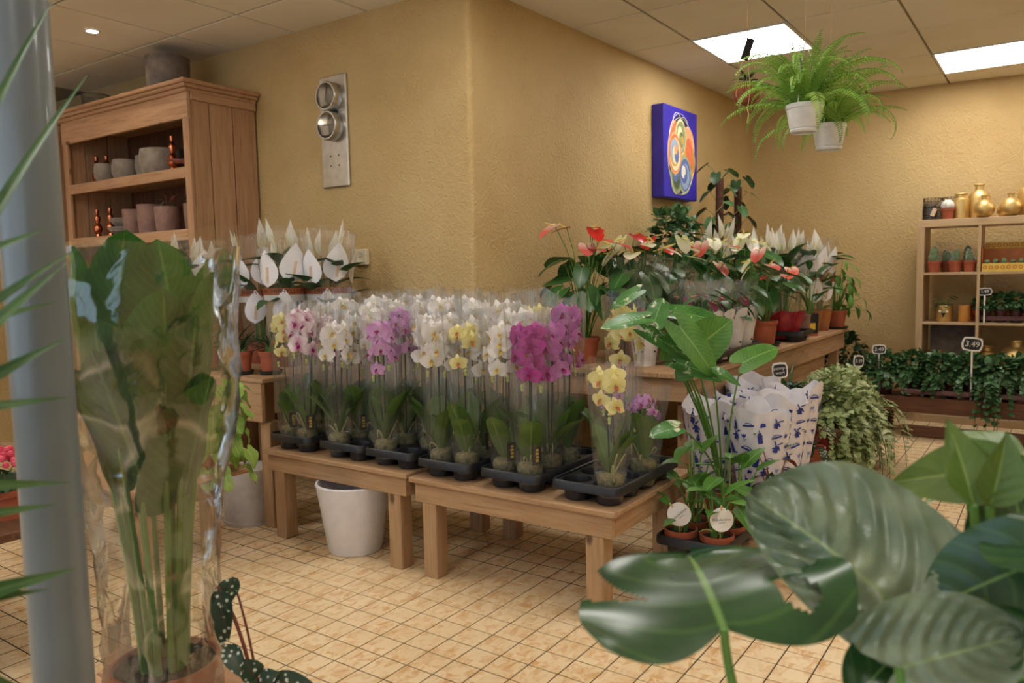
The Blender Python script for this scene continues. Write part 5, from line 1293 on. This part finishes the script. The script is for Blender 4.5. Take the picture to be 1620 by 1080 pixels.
def hanging_fern(loc, label, n=64, sc=1.0):
    t = thing('hanging_fern', label, 'fern', loc, 0, 'boston ferns hanging from the ceiling')
    part('hanging_pot', MB().open_lathe([(.001, 0), (.045, 0), (.05, .004), (.058, .012), (.070, .085), (.074, .088), (.074, .105), (.069, .107), (.066, .09), (.001, .09)], 28), 'white_plastic', t)
    part('drip_tray', MB().lathe([(.052, -.008), (.058, .0), (.056, .004), (.05, -.004)], 24, closed=True), 'white_plastic', t)
    for k in range(n):
        a = k * 2.4 + rnd.uniform(-.2, .2); v = rnd.choice([0, 1, 2, 3, 4, 5, 6] if k % 2 else [0, 1, 1, 2, 3]); q = sc * rnd.uniform(.8, 1.12)
        link('frond', FR[v], t, (math.cos(a) * .02, math.sin(a) * .02, .085), (0, rnd.uniform(-.1, .15) - (.35 if k % 3 == 0 else 0) + (.55 if k % 5 == 1 else 0), a), q * 1.06)
    hz = CZ - loc[2]
    for k in range(3):
        a = k * 2.1 + .4; part('hanger', MB().tube([(math.cos(a) * .072, math.sin(a) * .072, .09), (math.cos(a) * .03, math.sin(a) * .03, .28), (0, 0, .36)], .0022, 5), 'white_plastic', t)
    part('cord', MB().tube([(0, 0, .355), (0, 0, hz)], .0015, 4), 'jute', t)
hanging_fern((-.882, 3.40, 1.865), 'lush green hanging fern in a white pot, in front of the other fern')
hanging_fern((-.875, 3.80, 1.84), 'lush green hanging fern in a white pot, hanging slightly lower behind', 56)
t = thing('kokedama', 'coconut fibre ball with a small spiky plant hung in a jute net', 'kokedama', (-1.27, 3.85, 2.15))
part('fibre_ball', MB().ball((0, 0, 0), .066, 0, 24, 16, (1, 1, .92)), 'coir', t)
foliage(t, 12, .05, (.005, .02), .012, .075, .018, 'blade', ['dark_leaf', 'stem_dark'], (-1.2, -.2), .5, .4, rs=.002, nu=4, nv=2)
for k in range(6):
    a = k * PI / 3; c, s_ = math.cos(a), math.sin(a)
    part('net_strand', MB().tube([(0, 0, -.065), (c * .04, s_ * .04, -.055), (c * .068, s_ * .068, -.01), (c * .062, s_ * .062, .03), (c * .045, s_ * .045, .1), (0, 0, .22)], .0022, 4), 'jute', t)
part('cord', MB().tube([(0, 0, .215), (.003, 0, .5), (0, 0, CZ - 2.15)], .0028, 5), 'jute', t)
part('tail', MB().tube([(0, 0, -.06), (.01, 0, -.1), (.006, .0, -.14)], [.003, .003, .006], 5), 'jute', t)
part('hang_tag', MB().box(-.018, .018, -.001, .001, -.05, .05, M=Matrix.Translation((.012, -.03, .20)) @ Matrix.Rotation(.35, 4, 'Y') @ Matrix.Rotation(.6, 4, 'Z')), 'dark_metal', t, False)

# ---------------------------------------------------------------- tall plant wrapped in cellophane
t = thing('wrapped_alocasia', 'tall broad-leaved plant wrapped in loose crinkled cellophane by the steel post', 'wrapped plant', (-1.60, .92, .312))
pot(t, .085, .112, .15, 'terracotta')
for k in range(14):
    a = k * 2.4 + .3; z_ = .15 + [.42, .50, .58, .66, .46, .62, .70, .54, .64, .72, .48, .60, .68, .56, .66, .70][k]
    c, s_ = math.cos(a), math.sin(a); r = .05 + .05 * (z_ - .4) / .3
    leaf(t, 'leaf', (c * .045, s_ * .045, .13), (c * r, s_ * r, z_ - .04), (c * .30 + rnd.uniform(-.15, .15), s_ * .30 + rnd.uniform(-.15, .15), 1), (-c, -s_, .3), rnd.uniform(.23, .29), rnd.uniform(.17, .21), 'heart', ['wrapped_leaf', 'stem_green'], rnd.uniform(-.5, .1), .45, .03, .0065, (c * .055, s_ * .055, z_ * .5), nu=10, nv=6, lobe=.16)
def crumpled(name, mat, prof, seed, n=34, m_=30, amp=.016, jit=.006):
    """loose cellophane bag: creased facets from folded noise"""
    q = random.Random(seed); waves = [(q.randint(1, 5), q.uniform(4, 16), q.uniform(0, 6), q.uniform(.4, 1)) for _ in range(9)]; vs = []
    for i in range(m_ + 1):
        u = i / m_; z = u * prof[-1][1]
        for (r_a, z_a), (r_b, z_b) in zip(prof, prof[1:]):
            if z_a <= z <= z_b + 1e-6: r = r_a + (r_b - r_a) * (z - z_a) / max(1e-6, z_b - z_a)
        for k in range(n):
            t_ = 2 * PI * k / n
            cr = sum(w * (abs(math.sin(.5 * (kk * t_ + fz * z + p_) )) - .6) for kk, fz, p_, w in [(a_ * 2, b_, c_, d_) for a_, b_, c_, d_ in waves]) / 3
            rr = r + (amp * cr + q.uniform(-jit, jit)) * (1 if u > .08 else .3)
            vs.append((rr * math.cos(t_), rr * math.sin(t_), z + (.02 * math.sin(2 * t_ + 1) + .012 * math.sin(5 * t_)) * (u > .97)))
    fs = []
    for i in range(m_):
        for k in range(n):
            A, B, C_, D_ = i * n + k, i * n + (k + 1) % n, (i + 1) * n + (k + 1) % n, (i + 1) * n + k
            fs += [(A, B, C_), (A, C_, D_)] if (i * 7 + k * 5) % 3 else [(A, B, D_), (B, C_, D_)]
    return MB().add(vs, fs).mesh(name, mat)
o = part('cellophane', MB(), 'clear_film_big', t); o.data = crumpled('cellophane', 'clear_film_big', [(.118, 0), (.124, .15), (.118, .26), (.138, .50), (.168, .70), (.188, .90), (.200, 1.07)], 4, amp=.03)

# spotted begonia beside it
t = thing('spotted_begonia', 'spotted begonia with red leaf backs at the foot of the wrapped plant', 'begonia', (-1.38, 1.02, 0), 0, 'spotted begonias'); pot(t, .065, .085, .26)
BM = ['begonia_leaf', 'stem_red']
for b_, tp, wd in (((-1.50, 1.03, .635), (-1.455, .975, .60), .05), ((-1.49, .99, .63), (-1.445, .965, .52), .05), ((-1.48, 1.0, .60), (-1.468, .96, .50), .045), ((-1.46, .98, .51), (-1.375, .955, .475), .045), ((-1.33, .96, .48), (-1.335, .935, .525), .05), ((-1.31, .97, .475), (-1.21, 1.01, .48), .05), ((-1.32, .96, .47), (-1.28, .965, .505), .045), ((-1.36, .97, .46), (-1.30, .93, .47), .05)):
    wl(t, (0, 0, .24), b_, tp, (.4, -.6, .7), wd, 'ovate', BM, bend=.5, fold=.2, wave=.04, rs=.003)

# lime green plant on the plank bench, pink kalanchoe further back
t = thing('lime_ivy', 'lime green lobed-leaf plant hanging over the plank bench edge', 'plant', (-3.20, 2.12, .42)); pot(t, .055, .07, .12)
foliage(t, 40, .12, (.03, .32), .17, .11, .09, 'heart', ['lime_leaf', 'stem_green'], (.1, 1.2), .6, .15, .08, .2, rs=.002)
foliage(t, 14, .12, (-.12, .08), .2, .09, .075, 'heart', ['lime_leaf', 'stem_green'], (.6, 1.4), .6, .15, .08, .2, rs=.002, az0=-.2, azr=1.2)
t = thing('kalanchoe_bench', 'dark low bench under the pink kalanchoes, behind the steel post', 'bench', (-3.5, 1.02, 0))
for k in range(2): part('top_board', MB().box(-.55, .75, -.3 + k * .3, -.002 + k * .3, .47, .50, bev=.004), 'dark_wood_x', t, False)
part('lower_panel', MB().box(-.5, .72, -.27, -.25, .06, .46, bev=.003), 'dark_wood_x', t, False)
for sx in (-.5, .7):
    for sy in (-.2, .24): part('leg', MB().box(sx - .03, sx + .03, sy - .03, sy + .03, 0, .469, bev=.003), 'dark_wood_z', t, False)
for k, (x, y) in enumerate(((-2.95, 1.15), (-3.18, 1.15), (-3.05, .95), (-3.4, 1.1), (-3.62, 1.16))):
    t = thing('kalanchoe', 'pink flowering kalanchoe on the dark bench, %s from its end by the wrapped plant' % ['first', 'third', 'second', 'fourth', 'fifth'][k], 'kalanchoe', (x, y, .50), 0, 'pink kalanchoes'); pot(t, .05, .065, .1)
    foliage(t, 14, .09, (.01, .08), .07, .08, .06, 'ovate', ['dark_leaf', 'stem_green'], (-.2, .8), .4, .2)
    mb = MB()
    for q in range(70):
        a, r = rnd.uniform(0, 6.28), .11 * math.sqrt(rnd.random()); mb.ball((r * math.cos(a), r * math.sin(a), .22 - r * r * 3 + rnd.uniform(-.01, .02)), .011, 0, 6, 4)
    stuff(part('blossoms', mb, 'red_kalanchoe', t))

# ---------------------------------------------------------------- palm at the edge of the frame
t = thing('areca_palm', 'slender palm fronds reaching past the steel post', 'palm', (-1.20, .30, .0))
pot(t, .10, .13, .24, 'white_plastic')
PMt = ['palm_leaf', 'stem_green']
for b_, tp, wd in (((-1.144, .404, 1.099), (-1.112, .52, 1.404), .03), ((-1.136, .426, 1.3), (-1.092, .487, 1.541), .022), ((-1.148, .413, 1.212), (-1.058, .487, 1.315), .024), ((-1.146, .408, 1.148), (-1.062, .474, 1.222), .03), ((-1.089, .389, 1.171), (-1.016, .452, 1.283), .03),
                   ((-1.087, .384, 1.109), (-1.035, .481, 1.105), .022), ((-1.085, .38, 1.063), (-1.047, .469, 1.069), .02), ((-1.025, .352, .974), (-.976, .449, .992), .03), ((-1.024, .35, .953), (-1.01, .414, .889), .035), ((-1.025, .353, .989), (-.998, .433, .985), .02), ((-1.152, .424, 1.341), (-1.087, .474, 1.388), .022), ((-1.026, .354, 1.003), (-.95, .393, .871), .035), ((-1.15, .40, 1.25), (-1.10, .50, 1.30), .02), ((-1.10, .38, 1.18), (-1.03, .47, 1.20), .022)):
    bv, tv = Vector(b_), Vector(tp); back = bv - (tv - bv) * .9
    leaf(t, 'leaflet', (.0, .0, .25), Vector((back.x, back.y, bv.z - .05)) - t.location, tv - back, (.55, -.65, .35), (tv - back).length * 1.03, wd, 'blade', PMt, .35, .35, .01, .004, nu=12, nv=2)

# ---------------------------------------------------------------- monstera in the foreground
def monstera_mesh(L_, Wd, kind, holes, slits, bend, fold, wave, nu=46, nv=46, lobe=.25, mats=None, pucker=0., ph=0., half=(1, 1)):
    vs = []; uvs = []; fs = []; w = WID[kind]; x = z = 0.; a = 0.
    for i in range(nu + 1):
        u = i / nu
        if i: a -= bend / nu; x += math.cos(a) * L_ / nu; z += math.sin(a) * L_ / nu
        hw = w(u) * Wd / 2
        for j in range(nv + 1):
            v = -1 + 2 * j / nv; av = abs(v)
            bx = -lobe * L_ * math.sin(PI * min(1, av * .8)) * (1 - u) ** 2.5
            zz = fold * av ** 1.3 * hw + wave * Wd * math.sin(7 * u + ph + (2 if v > 0 else 0)) * av * av + pucker * math.sin((u - av * .45) * 46) * (1 - av ** 3) * (1 - math.exp(-av * 8)) + pucker * .8 * math.sin(9 * v + 5 * u)
            vs.append((x + bx, v * hw * half[v > 0], z + zz)); uvs.append((u, j / nv))
    for i in range(nu):
        for j in range(nv):
            u, v = (i + .5) / nu, -1 + 2 * (j + .5) / nv
            if any(((u - hu) * math.cos(ha) + (v - hv) * math.sin(ha)) ** 2 / ra ** 2 + (-(u - hu) * math.sin(ha) + (v - hv) * math.cos(ha)) ** 2 / rb ** 2 < 1 for hu, hv, ra, rb, ha in holes): continue
            if any(abs(u - (su + .30 * (abs(v) - .4))) < sw * (abs(v) - s0) / (1 - s0) and abs(v) > s0 and (v > 0) == (sg > 0) for su, sg, s0, sw in slits): continue
            q = i * (nv + 1) + j; fs.append((q, q + nv + 1, q + nv + 2, q + 1))
    mb = MB().add(vs, fs, 0, uvs); return mb
def big_leaf(parent, root, b_, tip, up, Wd, mats, kind='heart', holes=(), slits=(), bend=.3, fold=.1, wave=.04, lobe=.25, pucker=0., Ls=1.0, rs=.006, ctrl=None, ph=0., half=(1, 1)):
    b_, tip = Vector(b_), Vector(tip); off = parent.location
    mb = monstera_mesh((tip - b_).length * Ls, Wd, kind, holes, slits, bend, fold, wave, lobe=lobe, pucker=pucker, ph=ph, half=half)
    M_ = frame(b_ - off, tip - b_, up); mb.v = [tuple(M_ @ Vector(p)) for p in mb.v]
    r_ = Vector(root); e = b_ - off; c_ = Vector(ctrl) - off if ctrl else Vector((r_.x * .3 + e.x * .7, r_.y * .3 + e.y * .7, r_.z * .4 + e.z * .6 - .02))
    mb.tube(bez(r_, c_, e, 10), [rs * (1.3 - .4 * i / 10) for i in range(11)], 8, 1)
    return part('leaf', mb, mats, parent)
legs_table('front_stand', 'low wooden stand under the foreground monstera', 'stand', -.45, .35, .62, 1.45, .30, 'cabinet_x', 'cabinet_y', 'cabinet_z', leg=.06, apron=.06)
t = thing('monstera', 'large monstera with holed glossy leaves in the foreground by the low tray', 'monstera', (-.20, .88, .302)); pot(t, .10, .13, .20)
MM = ['monstera_leaf', 'stem_green']
big_leaf(t, (0, 0, .19), (-.309, .866, .879), (-.405, .99, .945), (.15, -.45, .9), .33, MM, holes=[(.27, -.60, .15, .11, .8)], slits=[(.40, 1, .45, .10)], bend=.55, fold=.12, wave=.05, Ls=1.1, ctrl=(-.305, .86, .80))
big_leaf(t, (.02, .02, .19), (-.181, .925, .80), (-.12, .995, .875), (.3, -.6, .5), .08, MM, kind='ovate', lobe=0, Ls=1.2)
t = thing('pale_alocasia', 'pale silvery puckered leaf plant overlapping the monstera', 'alocasia', (-.10, .98, .302)); pot(t, .09, .12, .18)
PMm = ['pale_leaf', 'stem_green']
big_leaf(t, (0, 0, .17), (-.160, 1.009, .899), (-.325, 1.01, 1.02), (.35, -.75, .62), .275, PMm, half=(1, .55), bend=.35, fold=.06, wave=.035, lobe=.34, pucker=.006, Ls=1.0, ctrl=(-.135, .97, .80), ph=2.)
t = thing('young_philodendron', 'olive and light green split-leaf plant rising at the frame edge', 'philodendron', (-.02, 1.20, .302)); pot(t, .09, .12, .18)
OM = ['olive_leaf', 'stem_green']
big_leaf(t, (0, 0, .17), (-.02, 1.16, 1.045), (-.20, 1.20, 1.0), (.4, -.8, .45), .085, OM, kind='ovate', lobe=0, bend=.4, fold=.2, Ls=1.05)
big_leaf(t, (0, 0, .17), (-.079, 1.137, .993), (-.112, 1.19, 1.10), (.5, -.8, .2), .07, OM, kind='blade', lobe=0, bend=.25, fold=.5)
big_leaf(t, (0, 0, .17), (-.062, 1.146, .992), (-.04, 1.144, 1.088), (.5, -.8, .2), .06, OM, kind='ovate', lobe=0, bend=.3, fold=.5)
big_leaf(t, (0, 0, .17), (-.10, 1.32, .985), (-.20, 1.30, .955), (.1, -.4, .9), .07, OM, kind='ovate', slits=[(.3, 1, .2, .09), (.6, 1, .2, .09), (.45, -1, .2, .09), (.75, -1, .2, .09)], lobe=0, bend=.7, fold=.15)
big_leaf(t, (0, 0, .17), (-.033, 1.356, 1.019), (-.12, 1.363, 1.055), (.1, -.4, .9), .06, OM, kind='ovate', lobe=0)
big_leaf(t, (0, 0, .17), (-.02, 1.15, .90), (-.03, 1.22, 1.02), (.5, -.8, .3), .15, MM, bend=.4)
t = thing('dark_monstera', 'dark glossy monstera under crinkled plastic at the frame corner', 'monstera', (-.0, .86, .302)); pot(t, .09, .12, .18)
big_leaf(t, (0, 0, .17), (-.13, .915, .86), (-.01, .99, .90), (.45, -.7, .5), .14, PMm, bend=.3, fold=.1, pucker=.003)
big_leaf(t, (0, 0, .17), (-.01, 1.05, .96), (-.12, 1.01, .895), (.4, -.6, .6), .12, MM, bend=.4)
big_leaf(t, (0, 0, .17), (-.005, .98, .86), (-.11, .93, .82), (.3, -.5, .8), .16, MM, bend=.4)
big_leaf(t, (0, 0, .17), (.03, 1.0, .98), (-.05, 1.09, .99), (.4, -.6, .6), .14, MM, bend=.4)
